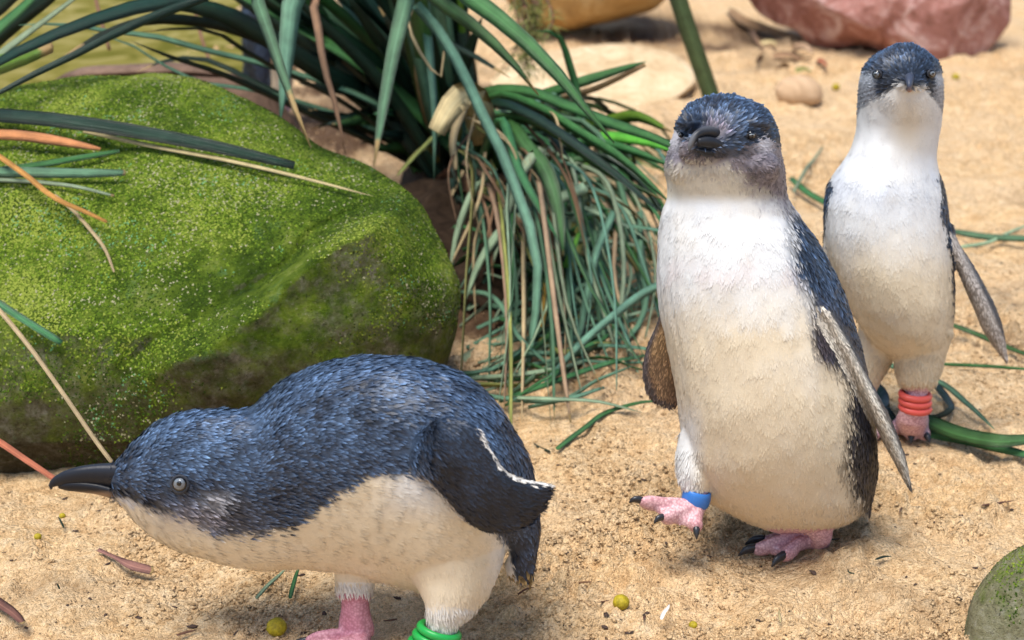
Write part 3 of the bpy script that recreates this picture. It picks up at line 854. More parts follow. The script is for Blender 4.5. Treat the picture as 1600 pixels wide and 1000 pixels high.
for _ in range(22):                                     # thin dead strands draped over the tangle
    u0, v0 = rnd(720, 860), rnd(170, 300)
    u1, v1 = u0 + rnd(-60, 160), v0 + rnd(80, 260)
    d1 = float(Dground(v1)) - .02
    leaf_px(clump, [(u0, v0, 1.48), ((u0 + u1) / 2 + rnd(-30, 30), (v0 + v1) / 2 - rnd(0, 40), min(1.43, d1 + .02)), (u1, v1, min(d1, 1.42))], rnd(3, 6), pick(('dry_leaf', 3), ('brown_leaf', 2), ('yellow_leaf', 1)), n=12, roll=rnd(-1, 1), fold=.2, thick=.2, twist=rnd(-2, 2), prof=NEEDLE)
for _ in range(44):                                     # withered leaves round the crown, added to darken its shaded gaps
    u0, v0 = rnd(700, 850), rnd(250, 360)
    u1, v1 = u0 + rnd(-50, 110), v0 + rnd(40, 170)
    d1 = float(Dground(v1)) - .01
    leaf_px(clump, [(u0, v0, 1.62), ((u0 + u1) / 2 + rnd(-15, 15), (v0 + v1) / 2 - 8, (1.62 + d1) / 2), (u1, v1, d1)], rnd(5, 13), pick(('brown_leaf', 5), ('dry_leaf', 1.5), ('dark_leaf', 3)), n=10, roll=rnd(-1, 1), fold=.2, twist=rnd(-1.2, 1.2), prof=HALF)

# the 290 leaves that show largest stay single parts; the smaller rest becomes one part
leaves = [o for o in clump.children if o.name.startswith('leaf')]
def leaf_size(o):
    co = np.empty(len(o.data.vertices) * 3, np.float32); o.data.vertices.foreach_get('co', co); co = co.reshape(-1, 4, 3)
    return np.linalg.norm(np.diff(co[:, 1], axis=0), axis=1).sum() * np.linalg.norm(co[:, 0] - co[:, 2], axis=1).max()
leaves.sort(key=leaf_size, reverse=True)
rest = leaves[290:]
Vs, Qs, Zs, Us, Ms, mats_, off = [], [], [], [], [], [], 0
for o in rest:
    d = o.data
    co = np.empty(len(d.vertices) * 3, np.float32); d.vertices.foreach_get('co', co)
    li = np.empty(len(d.loops), np.int32); d.loops.foreach_get('vertex_index', li)
    lt = np.empty(len(d.polygons), np.int32); d.polygons.foreach_get('loop_total', lt)
    uvv = np.empty(len(d.loops) * 2, np.float32); d.uv_layers[0].data.foreach_get('uv', uvv)
    m = d.materials[0]
    if m not in mats_:
        mats_.append(m)
    Vs.append(co.reshape(-1, 3)); Qs.append(li + off); Zs.append(lt); Us.append(uvv); Ms.append(np.full(len(lt), mats_.index(m), np.int32))
    off += len(d.vertices)
    bpy.data.objects.remove(o); bpy.data.meshes.remove(d)
if rest:
    me = raw_mesh('small_leaves', np.concatenate(Vs) + np.array(ROOT_AT[clump], np.float32), np.concatenate(Qs), np.concatenate(Zs))
    me.uv_layers.new(name='UVMap').data.foreach_set('uv', np.concatenate(Us))
    o = link('small_leaves', me, mats_, clump)
    me.polygons.foreach_set('material_index', np.concatenate(Ms))
    o['kind'] = 'stuff'

# --- second plant whose leaves lean in from the upper left
lp = W(-170, 330, 1.75); lp[2] = 0
side = thing('strap_leaf_plant', lp, 'strap leaf plant leaning in at the upper left corner beside the pond', 'plant')
s0 = (-170, 300, 1.7)
for p, w, m, r in [
    ([s0, (-120, 130, 1.5), (-10, 62, 1.42), (40, 22, 1.4), (90, -14, 1.38), (150, -70, 1.36)], 27, 'dark_leaf', .2),
    ([s0, (-130, 120, 1.5), (-20, 62, 1.4), (20, 28, 1.38), (62, -12, 1.36), (100, -60, 1.35)], 22, 'green_leaf', .7),
    ([s0, (-130, 90, 1.5), (-30, 30, 1.43), (30, -14, 1.4), (60, -50, 1.38)], 30, 'dark_leaf', .2),
    ([s0, (-120, 180, 1.5), (0, 86, 1.38), (55, 44, 1.35), (118, -3, 1.32), (160, -40, 1.3)], 12, 'grey_leaf', .6),
    ([s0, (-110, 170, 1.5), (-20, 108, 1.35), (36, 90, 1.31), (82, 71, 1.29)], 28, 'bright_leaf', .15),
    ([s0, (-150, 60, 1.55), (-60, -20, 1.5), (20, -80, 1.45)], 24, 'dark_leaf', .3)]:
    leaf_px(side, p, w * 1.3, m, n=16, roll=r, fold=.14, prof=HALF if m == 'bright_leaf' else NEEDLE)
# thin brown stems hanging over the pond
for k, (p, lab) in enumerate([([(140, -60, 1.9), (150, 0, 1.9), (156, 24, 1.9), (166, 60, 1.9), (171, 78, 1.9)], 'thin brown stalk hanging above the pond, left of the other'),
                              ([(300, -20, 2.0), (312, 48, 2.0), (320, 75, 2.0), (329, 98, 2.0)], 'thin brown stalk hanging over the brown flat stone')]):
    p = np.array(p); X = W(p[:, 0], p[:, 1], p[:, 2])
    V, f, s = tube(np.hstack([X, np.full((len(X), 1), .0022)]), 14, 7)
    tag(link('dry_stalk', raw_mesh('dry_stalk', V, f, s), M['brown_leaf'], None, X[-1]), lab, 'stalk', 'brown stalks over the pond')
# tall dark blade standing behind the middle penguin
rb = G(1118, 176)
reed = thing('reed', rb, 'single tall dark green blade rising behind the middle penguin\'s head', 'plant')
leaf_px(reed, [(1130, 205, 2.22), (1112, 150, 2.16), (1086, 75, 2.06), (1061, 0, 1.98), (1035, -90, 1.9)], 30, 'teal_leaf', n=14, roll=.3, fold=.1, prof=([0, 1], [1, .9]))

# feathery sprig with needle leaves at the top
fp = W(838, -30, 2.0)
sprig = thing('feathery_shrub', (fp[0], fp[1], 0), 'olive green feathery sprig hanging in front of the ochre boulder', 'shrub')
SV, Sf, Ss = [], [], []
stems, needles = [], []
for k in range(9):
    u0 = 800 + k * 6
    p = [(815 + rnd(-10, 30), -140, 2.02), (u0, -30, 2.0), (u0 + rnd(-18, 24), 35, 1.98), (u0 + rnd(-26, 36), rnd(70, 112), 1.97)]
    X = catmull(W(*np.array(p).T), 22)
    stems.append(tube(np.hstack([X, np.linspace(.0022, .0006, 22)[:, None]]), 22, 5))
    for x, t in zip(X[3:], np.linspace(0, 1, 19)):
        for _ in range(9):
            d = np.array([rnd(-1, 1), rnd(-1, 1), rnd(-.9, .4)]); d /= np.linalg.norm(d)
            L = rnd(.012, .028)
            sd = np.cross(d, [rnd(-1, 1), rnd(-1, 1), 1]); sd /= np.linalg.norm(sd)
            a = x + rng.normal(0, .001, 3)
            b = a + d * L * .5 + np.array([0, 0, -.001])
            c = a + d * L + np.array([0, 0, -.004])
            needles.append([a - sd * .0005, a + sd * .0005, b + sd * .0007, b - sd * .0007, c])
V, f, s = merge(stems)
link('stem', raw_mesh('stem', V, f, s), M['brown_leaf'], sprig)
nv = np.array(needles); n_ = len(nv)
i = np.arange(n_)[:, None] * 5
flat = np.hstack([i + 0, i + 1, i + 2, i + 3, i + 3, i + 2, i + 4]).ravel()
o = link('foliage', raw_mesh('foliage', nv.reshape(-1, 3), flat, np.tile([4, 3], n_), False), mat_plain('needle_leaf', (.14, .15, .035), .6, .3, .5, 60), sprig)
o['kind'] = 'stuff'

# ------------------------------------------------------------------ loose leaves and stalks, each a thing
def loose(name, pts, wpx, mat, label, cat='leaf', group=None, **kw):
    pts = np.asarray(pts, float)
    X = W(pts[:, 0], pts[:, 1], pts[:, 2])
    kw.setdefault('fold', .12)
    me = ribbon(X, wpx * pts[:, 2].mean() / FPX, **kw)
    me.name = name
    return tag(link(name, me, M[mat], None, X.mean(0)), label, cat, group)
def on(surf, uv, lift):
    return [(u, v, surf(u, v) - l) for (u, v), l in zip(uv, lift if isinstance(lift, (list, tuple)) else [lift] * len(uv))]
gb = 'leaf blades lying on the mossy boulder'
loose('leaf_blade', on(on_boulder, [(-40, 178), (100, 190), (220, 208), (340, 231), (460, 259)], [.03, .025, .02, .016, .012]), 24, 'dark_leaf', 'long dark green blade lying across the top of the mossy boulder', 'leaf', gb, roll=.35, n=18, prof=HALF)
loose('leaf_blade', on(on_boulder, [(130, 205), (240, 229), (360, 252), (480, 280), (584, 307)], .005), 7, 'dry_leaf', 'thin pale tan blade just below the long dark one', 'leaf', gb, roll=.3, n=18, prof=NEEDLE)
loose('leaf_blade', on(on_boulder, [(-40, 210), (40, 213), (100, 222), (157, 233)], [.02, .016, .012, .008]), 17, 'red_leaf', 'broad rusty red dry leaf on the left of the boulder', 'leaf', gb, roll=.2, n=14, prof=([0, .6, .9, 1], [1, 1, .6, .3]))
loose('leaf_blade', on(on_boulder, [(-30, 270), (60, 258), (130, 246), (187, 236)], .006), 11, 'green_leaf', 'green blade with a pale broken end rising toward the red leaf', 'leaf', gb, roll=.3, prof=HALF)
loose('leaf_blade', on(on_boulder, [(-30, 268), (60, 270), (130, 271), (196, 270)], .010), 17, 'teal_leaf', 'wide grey green blade lying level with a frayed end', 'leaf', gb, roll=.2, prof=HALF)
loose('leaf_blade', on(on_boulder, [(-30, 280), (50, 284), (120, 292), (178, 306)], .005), 7, 'grey_leaf', 'slim pale green blade lowest of the frayed blades', 'leaf', gb, roll=.2, prof=HALF)
loose('dry_stalk', on(on_boulder, [(-20, 232), (40, 274), (95, 315), (135, 332), (167, 347)], [.03, .024, .018, .012, .008]), 9, 'orange_leaf', 'orange brown dry stalk crossing the green blades on the boulder', 'stalk', None, roll=.2, fold=.3, thick=.2, prof=HALF)
loose('dry_stalk', on(on_boulder, [(85, 305), (112, 327), (140, 358), (165, 392), (178, 425)], .006), 6, 'dry_leaf', 'curved tan stalk hanging down from the orange one', 'stalk', None, roll=.2, fold=.3, thick=.2, prof=HALF)
loose('leaf_blade', on(on_boulder, [(-30, 456), (0, 476), (45, 505), (96, 536)], [.03, .024, .016, .01]), 13, 'green_leaf', 'short stiff green blade at the left edge below the others', 'leaf', gb, roll=.4, prof=([0, .9, 1], [1, 1, .7]))
loose('dry_stalk', [(-30, 452, 1.08), (40, 535, 1.04), (110, 632, 1.0), (150, 690, .98), (174, 722, .965)], 8, 'dry_leaf', 'long tan grass stalk slanting down to the crouching penguin\'s forehead', 'stalk', None, roll=.2, fold=.3, thick=.25, n=18, prof=([0, 1], [1, .8]))

# on the sand
def gl_(uv, lift=.004):
    out = []
    for u, v in uv:
        g = G(u, v)
        z = max(0.0, float(hz(g[:1], g[1:2])[0])) + .0022 + lift * .30
        out.append((u, v, (CAM_H - z) / (SP - CP * (CY - v) / FPX)))
    return out
gs = 'leaf blades lying on the sand'
loose('leaf_blade', gl_([(1490, 362), (1540, 370), (1600, 373), (1680, 376)], .012), 11, 'teal_leaf', 'green blade lying on the sand right of the back penguin\'s shoulder', 'leaf', gs, roll=.1)
loose('leaf_blade', gl_([(1500, 386), (1540, 380), (1580, 362), (1610, 350)]), 6, 'grey_leaf', 'thin grey blade under the green one by the back penguin\'s shoulder', 'leaf', gs)
loose('leaf_blade', gl_([(1480, 505), (1520, 520), (1560, 537), (1640, 568)], .012), 9, 'green_leaf', 'green blade passing behind the back penguin\'s flipper', 'leaf', gs, roll=.3)
loose('leaf_blade', gl_([(1470, 569), (1540, 572), (1640, 580)], .006), 6, 'green_leaf', 'very thin green blade level with the back flipper\'s tip', 'leaf', gs)
loose('leaf_blade', gl_([(1370, 565), (1420, 580), (1465, 596), (1510, 630), (1555, 672)], .02), 10, 'teal_leaf', 'stiff blue green blade slanting past the red banded leg', 'leaf', gs, roll=.3)
loose('leaf_blade', gl_([(1430, 650), (1490, 676), (1560, 690), (1660, 678)], .03), 27, 'green_leaf', 'wide green blade on the sand beside the red banded foot', 'leaf', gs, roll=.5, n=16)
loose('leaf_blade', gl_([(1440, 676), (1500, 686), (1560, 700), (1660, 726)], .006), 17, 'green_leaf', 'second wide green blade, lying under the first beside the foot', 'leaf', gs, roll=.2, n=16)
loose('leaf_blade', gl_([(1460, 600), (1478, 622), (1482, 642), (1455, 652), (1425, 640)], .02), 13, 'dark_leaf', 'curled dark leaf looped behind the red banded ankle', 'leaf', gs, roll=.4)
loose('leaf_blade', gl_([(1330, 590), (1365, 610), (1390, 650), (1410, 665)], .02), 30, 'dark_leaf', 'broad dark leaf between the two standing penguins\' legs', 'leaf', gs, roll=.2)
loose('leaf_blade', gl_([(870, 702), (910, 672), (960, 640), (1000, 629), (1045, 627)], .014), 9, 'green_leaf', 'lone curved blade on the sand left of the middle penguin', 'leaf', gs, roll=.4, n=16)
loose('leaf_blade', gl_([(1235, 278), (1260, 300), (1300, 322), (1340, 345)], .02), 11, 'green_leaf', 'green blade seen between the two standing penguins', 'leaf', gs, roll=.3)
loose('leaf_blade', gl_([(1240, 300), (1256, 270), (1275, 245), (1288, 225)], .02), 6, 'grey_leaf', 'faint grey blade upright between the two standing penguins', 'leaf', gs)
loose('leaf_blade', gl_([(400, 935), (418, 915), (435, 900), (450, 885)], .01), 6, 'grey_leaf', 'thin grey blade under the crouching penguin\'s throat', 'leaf', gs)
loose('leaf_blade', gl_([(453, 935), (458, 915), (464, 895), (470, 880)], .015), 7, 'green_leaf', 'short green blade under the crouching penguin\'s breast', 'leaf', gs)
loose('leaf_blade', gl_([(-20, 930), (0, 944), (20, 958), (36, 974)], .006), 17, 'brown_leaf', 'brown and green torn leaf at the lower left edge', 'leaf', gs, roll=.5, prof=HALF)
loose('bark_strip', gl_([(152, 860), (180, 872), (205, 884), (240, 892)], .006), 15, 'cinnamon_bark', 'curled reddish brown bark strip on the sand below the beak', 'bark', None, roll=.8, twist=-.8, fold=.3, prof=([0, .3, .7, 1], [.6, .45, 1, .9]))
loose('dry_leaf', gl_([(1208, 90), (1230, 88), (1252, 95), (1270, 88)], .008), 15, 'brown_leaf', 'curled reddish brown leaf in front of the red rock', 'leaf', None, roll=.6, twist=1, fold=.3)
loose('dry_leaf', gl_([(1240, 76), (1256, 74), (1272, 84)], .016), 14, 'dry_leaf', 'pale curled leaf behind the reddish brown one', 'leaf', None, roll=.3, fold=.35)
for k, (u, v, a, m, lab) in enumerate([(1200, 70, .3, 'dry_leaf', 'small pale leaf left of the curled leaves by the red rock'), (1222, 104, 2.6, 'brown_leaf', 'small brown leaf nearest the round pebble'),
                                        (1284, 100, 1.0, 'red_leaf', 'small rust coloured leaf right of the curled leaves'), (1186, 92, 2.0, 'brown_leaf', 'dull brown leaf lying alone on the damp soil'), (1256, 112, .1, 'yellow_leaf', 'yellowish leaf in front of the curled brown one')]):
    loose('dry_leaf', gl_([(u - 13 * math.cos(a), v - 6 * math.sin(a)), (u, v - 3), (u + 13 * math.cos(a), v + 6 * math.sin(a))], .012), 9, m, lab, 'leaf', 'dry leaves before the red rock', roll=.5, twist=.8, fold=.3, n=9)
loose('stick', gl_([(1140, 18), (1180, 40), (1230, 56), (1275, 66)], .02), 15, 'bark_grey' if 'bark_grey' in M else 'brown_leaf', 'grey brown stick lying against the red rock', 'stick', None, fold=.4, thick=.6)
loose('stick', gl_([(1150, 22), (1172, 44), (1182, 62), (1194, 80)], .01), 8, 'brown_leaf', 'forked thin stick lying left of the red rock', 'stick', None, fold=.4, thick=.6)
for k in range(26):
    u, v = rnd(60, 1580), rnd(560, 990)
    a = rnd(0, 6.28)
    L = rnd(10, 30)
    pts = gl_([(u - L * math.cos(a), v - L * .4 * math.sin(a)), (u + rnd(-3, 3), v + rnd(-3, 3)), (u + L * math.cos(a), v + L * .4 * math.sin(a))], .003)
    loose('twig', pts, rnd(2, 4), pick(('brown_leaf', 3), ('dry_leaf', 1), ('dark_leaf', 1)), 'tiny thin twig lying loose on the sand', 'twig', 'tiny twigs scattered on the sand', n=6, fold=.3, thick=.5)
loose('feather', gl_([(1034, 968), (1038, 958), (1044, 950), (1046, 944)], .02), 7, 'white_fluff', 'tiny white downy feather on the sand right of the olive berry', 'feather', None, roll=.5, fold=.3, n=8)
gy = 'yellow berries fallen on the sand'
for u, v, r, lab in [(433, 977, 16, 'largest yellow berry, on the sand in front of the crouching penguin'), (970, 952, 13, 'olive yellow berry on the sand between the two front penguins'),
                     (1083, 971, 7, 'small flattened yellow berry right of the olive one'), (60, 842, 6, 'tiny yellow berry on the sand under the boulder'),
                     (97, 798, 5, 'tiny yellow berry in the boulder\'s shadow'), (1306, 135, 6, 'yellow speck of a berry right of the round pebble'), (1492, 128, 6, 'yellow speck of a berry right of the back penguin\'s head')]:
    g = G(u, v + r * .7)
    rr = r * float(Dground(v)) / FPX
    V, f, s = ball((0, 0, 0), 1, 20, 14)
    V = V * rr * np.array([1, 1, .92]); V = V * (1 + .06 * fbm(V + u, 2.2 / rr, 2, 5))[:, None]
    tag(link('berry', raw_mesh('berry', V + g + np.array([0, 0, rr * .7 + float(hz(g[:1], g[1:2])[0])]), f, s), M['berry'], None, g), lab, 'berry', gy)
r_ = np.random.default_rng(12)
chips = [(283, 812), (300, 975), (370, 990), (620, 940), (905, 830), (1270, 905), (1010, 968), (1185, 985), (945, 990), (1040, 862), (1105, 878), (1500, 820), (1290, 150), (1340, 190), (1480, 600), (1545, 480), (880, 600), (960, 640)]
for u, v in chips:
    g = G(u, v)
    V, f, s = ball((0, 0, 0), 1, 9, 6)
    sc = r_.uniform(.0010, .0024)
    V = V * sc * np.array([1.5, .8, .4]) * (1 + r_.uniform(-.3, .3, (len(V), 1)))
    a = r_.uniform(0, 6.28)
    V = V @ np.array([[math.cos(a), math.sin(a), 0], [-math.sin(a), math.cos(a), 0], [0, 0, 1]])
    tag(link('bark_chip', raw_mesh('bark_chip', V + g + np.array([0, 0, .001 + float(hz(g[:1], g[1:2])[0])]), f, s, False), M['bark'], None, g), 'small dark chip of bark on the pale sand', 'bark', 'dark bark chips scattered on the sand')

# ------------------------------------------------------------------ penguins
class Body:
    """one penguin laid out in photo pixels (u right, v down, w away) about an upright plane y = Y"""
    def __init__(self, Y, v_foot):
        self.Y = Y
        self.s = float(Dupright(v_foot, Y)) / FPX
        self.parts = []
    def X(self, P):
        P = np.asarray(P, float)
        return W(P[..., 0], P[..., 1], Dupright(P[..., 1], self.Y) + self.s * P[..., 2])
    def gw(self, v, up=0):
        """w of the ground at photo row v"""
        return float((Dground(v) - Dupright(v, self.Y)) / self.s) - up
    def add(self, *parts):
        self.parts += parts
    def foot(self, heel, toes, up=9, r=9, ground=True, w=None):
        """webbed foot: heel (u,v), toes [(u,v)] ; returns claw specs"""
        hw = self.gw(heel[1]) if ground else w[0]
        H = np.array([heel[0], heel[1] - up, hw])
        tips = []
        for k, t in enumerate(toes):
            tw = self.gw(t[1]) if ground else w[k + 1]
            T = np.array([t[0], t[1] - up * .55, tw])
            mid = H * .45 + T * .55 + np.array([0, -up * .5, 0])
            self.add(tube([(*H, r * 1.15), (*mid, r * .95), (*(T * .88 + H * .12), r * .95), (*T, r * .6)], 12, 12))
            tips.append((T, (T - H) / np.linalg.norm(T - H)))
        for (a, _), (b, _) in zip(tips[:-1], tips[1:]):
            A, Bq = H * .12 + a * .88, H * .12 + b * .88
            secs = []
            for t in (0, .35, .7, 1.0):
                p, q = H * (1 - t) + A * t, H * (1 - t) + Bq * t
                if t == 1.0:
                    p, q = p * .96 + H * .04, q * .96 + H * .04
                secs.append(((p + q) / 2, (q - p) / 2 + 1e-3, (0, r * .62, 0)))
            self.add(loft(secs, 8, 14))
        return tips
    def remesh(self, voxel=2.6, smooth=7):
        V, f, s = merge(self.parts)
        me = raw_mesh('tmp', V, f, s)
        o = bpy.data.objects.new('tmp', me)
        COL.objects.link(o)
        m = o.modifiers.new('r', 'REMESH'); m.mode = 'VOXEL'; m.voxel_size = voxel
        m2 = o.modifiers.new('s', 'SMOOTH'); m2.factor = .5; m2.iterations = smooth
        dg = bpy.context.evaluated_depsgraph_get()
        res = bpy.data.meshes.new_from_object(o.evaluated_get(dg))
        bpy.data.objects.remove(o)
        V = np.empty(len(res.vertices) * 3, np.float32); res.vertices.foreach_get('co', V)
        q = np.empty(len(res.loops), np.int32); res.loops.foreach_get('vertex_index', q)
        z = np.empty(len(res.polygons), np.int32); res.polygons.foreach_get('loop_total', z)
        res.calc_loop_triangles()
        T = np.empty(len(res.loop_triangles) * 3, np.int32); res.loop_triangles.foreach_get('vertices', T)
        bpy.data.meshes.remove(res)
        self.V, self.q, self.z, self.T = V.reshape(-1, 3).astype(float), q, z, T.reshape(-1, 3)
        # soft folds and clumps of the coat
        a, b, c = (self.V[self.T[:, k]] for k in range(3))
        N = np.zeros_like(self.V)
        for k in range(3):
            np.add.at(N, self.T[:, k], np.cross(b - a, c - a))
        N /= np.linalg.norm(N, axis=1)[:, None] + 1e-9
        d = 4.0 * fbm(self.V * [1, .55, 1], .022, 3, 3) + 0.4 * fbm(self.V * [1, .5, 1], .06, 2, 8)
        self.V = self.V + N * (d * np.interp(self.V[:, 1], [0, 1], [1, 1]))[:, None]
    def front(self, u, v, r=7):
        k = (abs(self.V[:, 0] - u) < r) & (abs(self.V[:, 1] - v) < r)
        return float(self.V[k, 2].min()) if k.any() else 0.0

NAVY, MIDB, LITE = np.array([.009, .015, .031]), np.array([.036, .066, .128]), np.array([.088, .152, .27])
CREAM, WHITE, PINK = np.array([.66, .555, .40]), np.array([.64, .64, .635]), np.array([.62, .31, .34])

def plume(bd, root, paint, flow, n, length=12.0, width=4.2, seed=1):
    """overlapping feathers over the whole body, one mesh; PAINT gives (rgb, class) at design points"""
    r = np.random.default_rng(seed)
    X = bd.X(bd.V)
    T = bd.T
    P0, _, k = sample(bd.V, T, n, r)
    A, B, C = X[T[k, 0]], X[T[k, 1]], X[T[k, 2]]
    N = np.cross(B - A, C - A); N /= np.linalg.norm(N, axis=1)[:, None] + 1e-15
    cen = X.mean(0)
    rgb, cls = paint(P0, r.normal(0, 1, n))
    keep = (cls != 2) & ((cls != 0) | (r.random(n) < .55)) & ((cls != 4) | (r.random(n) < .6))
    P0, N, rgb, cls = P0[keep], N[keep], rgb[keep], cls[keep]
    n = len(P0)
    Xp = bd.X(P0)
    fl = flow(P0)
    t = bd.X(P0 + fl * 2.0) - Xp
    t -= (t * N).sum(1)[:, None] * N
    t += np.cross(N, t) * (r.normal(0, 1, n) * np.where(cls == 4, .28, .10))[:, None]
    t /= np.linalg.norm(t, axis=1)[:, None] + 1e-12
    b = np.cross(N, t)
    b = b + N * (r.normal(0, 1, n) * np.where(cls == 1, .06, .16))[:, None]
    sc = bd.s
    L = (length * r.uniform(.75, 1.3, n) * np.select([cls == 0, cls == 1, cls == 3, cls == 4, cls == 5], [1.12, 1.0, .75, .75, .95]) * sc)[:, None]
    Wd = (width * r.uniform(.75, 1.2, n) * np.select([cls == 0, cls == 1, cls == 3, cls == 4, cls == 5], [.95, .75, .5, .55, .45]) * sc)[:, None]
    lift = (np.select([cls == 1, cls == 3, cls == 5], [.05, .12, .17], .12) * r.uniform(.5, 1.6, n))[:, None] * L
    p = Xp - N * .0002
    mid = p + t * L * .55 + N * (lift * .75)
    tip = p + t * L + N * lift
    Vv = np.stack([p - b * Wd * .35, p + b * Wd * .35, mid + b * Wd * .5, mid - b * Wd * .5, tip], 1)
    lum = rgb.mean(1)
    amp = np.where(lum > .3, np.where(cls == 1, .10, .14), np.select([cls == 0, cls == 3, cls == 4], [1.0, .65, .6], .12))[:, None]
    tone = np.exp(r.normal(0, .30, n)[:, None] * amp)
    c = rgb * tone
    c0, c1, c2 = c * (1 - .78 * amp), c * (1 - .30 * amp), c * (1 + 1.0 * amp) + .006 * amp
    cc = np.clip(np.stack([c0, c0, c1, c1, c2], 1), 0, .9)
    i = np.arange(n)[:, None] * 5
    flat = np.hstack([i, i + 1, i + 2, i + 3, i + 3, i + 2, i + 4]).ravel()
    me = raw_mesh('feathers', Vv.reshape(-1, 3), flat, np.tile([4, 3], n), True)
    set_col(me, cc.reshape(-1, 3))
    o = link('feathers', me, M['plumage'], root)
    o['kind'] = 'stuff'
    return o
def skin_mesh(bd, root, paint):
    rgb, cls = paint(bd.V, np.zeros(len(bd.V)))
    me = raw_mesh('body', bd.X(bd.V), bd.q, bd.z)
    blue = ((cls == 0) | (cls == 3))[:, None]
    set_col(me, np.where(blue, rgb * .55, rgb))
    o = link('body', me, [M['plumage'], M['skin']], root)
    st = np.concatenate([[0], np.cumsum(bd.z)[:-1]])
    me.polygons.foreach_set('material_index', (cls[bd.q[st]] == 2).astype(np.int32))
    return o
def add_part(bd, root, name, parts, mat, col=None, parent=None):
    V, f, s = merge(parts)
    me = raw_mesh(name, bd.X(V), f, s)
    if col is not None:
        set_col(me, np.array([col(*p) for p in V]))
    return link(name, me, mat, parent or root)
def claws(bd, root, tips, L=24, r=6.5, down=.25):
    for T, d in tips:
        d = d + np.array([0, down * .4, 0])
        p0, p1, p2 = T - d * 6 + [0, -2, 0], T + d * L * .5 + [0, -3, 0], T + d * L + [0, 2, 0]
        add_part(bd, root, 'claw', [tube([(*p0, r), (*p1, r * .8), (*p2, r * .15)], 8, 8)], M['claw'])
def eye(bd, root, u, v, r, look, squint=1.0):
    w = bd.front(u, v)
    n = np.asarray(look, float); n /= np.linalg.norm(n)
    c = np.array([u, v, w])
    e = add_part(bd, root, 'eye', [ball(c + n * -.35 * r, r * 1.12)], M['pupil'])
    q = np.array([1, squint, 1])
    eyelid(bd, root, e, c, n, r, squint)
    add_part(bd, root, 'iris', [ball(c + n * r * .02, r * .86 * q, 24, 14)], M['iris'], None, e)
    add_part(bd, root, 'pupil', [ball(c + n * r * .60, r * .38 * q, 16, 10)], M['pupil'], None, e)
def eyelid(bd, root, e, c, n, r, squint):
    a = np.cross(n, [0, 1, 0]); a /= np.linalg.norm(a)
    b = np.cross(n, a)
    V = []
    for t in np.linspace(0, 2 * math.pi, 24, endpoint=False):
        d = math.cos(t) * a + math.sin(t) * b * squint
        for p in np.linspace(0, 2 * math.pi, 8, endpoint=False):
            V.append(c + d * (r * 1.0 + .22 * r * math.cos(p)) + n * (.12 * r + .24 * r * math.sin(p)))
    q = [[i * 8 + j, i * 8 + (j + 1) % 8, ((i + 1) % 24) * 8 + (j + 1) % 8, ((i + 1) % 24) * 8 + j] for i in range(24) for j in range(8)]
    add_part(bd, root, 'eyelid', [(np.array(V), np.array(q).ravel(), np.full(len(q), 4))], M['eyelid'], None, e)
def band(bd, root, name, c, ra, rb, minor, mat, tilt=0.0, wide=1.0):
    th = np.linspace(0, 2 * math.pi, 33)
    ct, st_ = math.cos(tilt), math.sin(tilt)
    ph = np.linspace(0, 2 * math.pi, 12, endpoint=False)
    rings = []
    for t in th[:-1]:
        d = np.array([math.cos(t), 0, math.sin(t)])
        p = np.array([ra * d[0], 0, rb * d[2]])
        ring = p + (minor * np.cos(ph))[:, None] * d + (minor * wide * np.sin(ph))[:, None] * np.array([0, 1, 0])
        # w runs along the viewing line, so a level ring drops with nearness
        ring = np.stack([ring[:, 0] * ct - ring[:, 1] * st_, ring[:, 0] * st_ + ring[:, 1] * ct - ring[:, 2] * .34, ring[:, 2]], 1)
        rings.append(ring + np.asarray(c, float))
    m, n = 12, 32
    V = np.concatenate(rings)
    q = [[i * m + j, i * m + (j + 1) % m, ((i + 1) % n) * m + (j + 1) % m, ((i + 1) % n) * m + j] for i in range(n) for j in range(m)]
    return add_part(bd, root, name, [(V, np.array(q).ravel(), np.full(len(q), 4))], mat)
def curve(pts):
    a = np.array(pts, float)
    return lambda x: np.interp(x, a[:, 0], a[:, 1])
def seg_dist(P, pts):
    """distance in (u, v) to a polyline"""
    best = np.full(len(P), 1e9)
    for (a, b), (c, d) in zip(pts[:-1], pts[1:]):
        e = np.array([c - a, d - b], float)
        q = P[:, :2] - [a, b]
        t = np.clip((q @ e) / (e @ e), 0, 1)
        best = np.minimum(best, np.linalg.norm(q - t[:, None] * e, axis=1))
    return best

# ---- the crouching penguin, front left
A = Body(.795, 1010)
A.add(loft([pair(174, 728, 172, 776, 20), pair(201, 699, 202, 806, 40), pair(240, 664, 238, 838, 60), pair(290, 643, 292, 866, 76), pair(341, 639, 352, 885, 86),
            pair(392, 636, 412, 893, 96), pair(438, 598, 470, 890, 112), pair(497, 571, 540, 897, 130), pair(560, 557, 600, 912, 142), pair(622, 557, 655, 925, 146),
            pair(690, 570, 700, 936, 140), pair(742, 596, 745, 928, 124), pair(790, 648, 777, 890, 98), pair(819, 700, 790, 862, 70), pair(836, 760, 795, 862, 42),
            pair(844, 820, 796, 868, 26), pair(838, 872, 790, 882, 17), pair(832, 912, 795, 902, 9)], 80, 44))
A.add(tube([(705, 820, -20, 92, 84), (706, 885, -44, 76, 62), (706, 922, -56, 58, 46), (700, 950, -66, 40, 36), (693, 974, -70, 26, 26), (692, 990, -70, 20, 20)], 16, 24))
A.add(tube([(695, 970, -70, 20), (690, 1000, -72, 20), (690, 1035, -74, 22)], 10, 16))
tipsA = A.foot((694, 1052), [(600, 1052), (606, 1082), (660, 1100)], 11, 11)
A.add(tube([(575, 850, 15, 60, 50), (555, 900, 20, 34, 30), (553, 935, 22, 28, 26)], 10, 20))
A.add(tube([(554, 915, 22, 23), (555, 950, 22, 23), (557, 985, 22, 27), (562, 1000, 20, 24)], 12, 18))
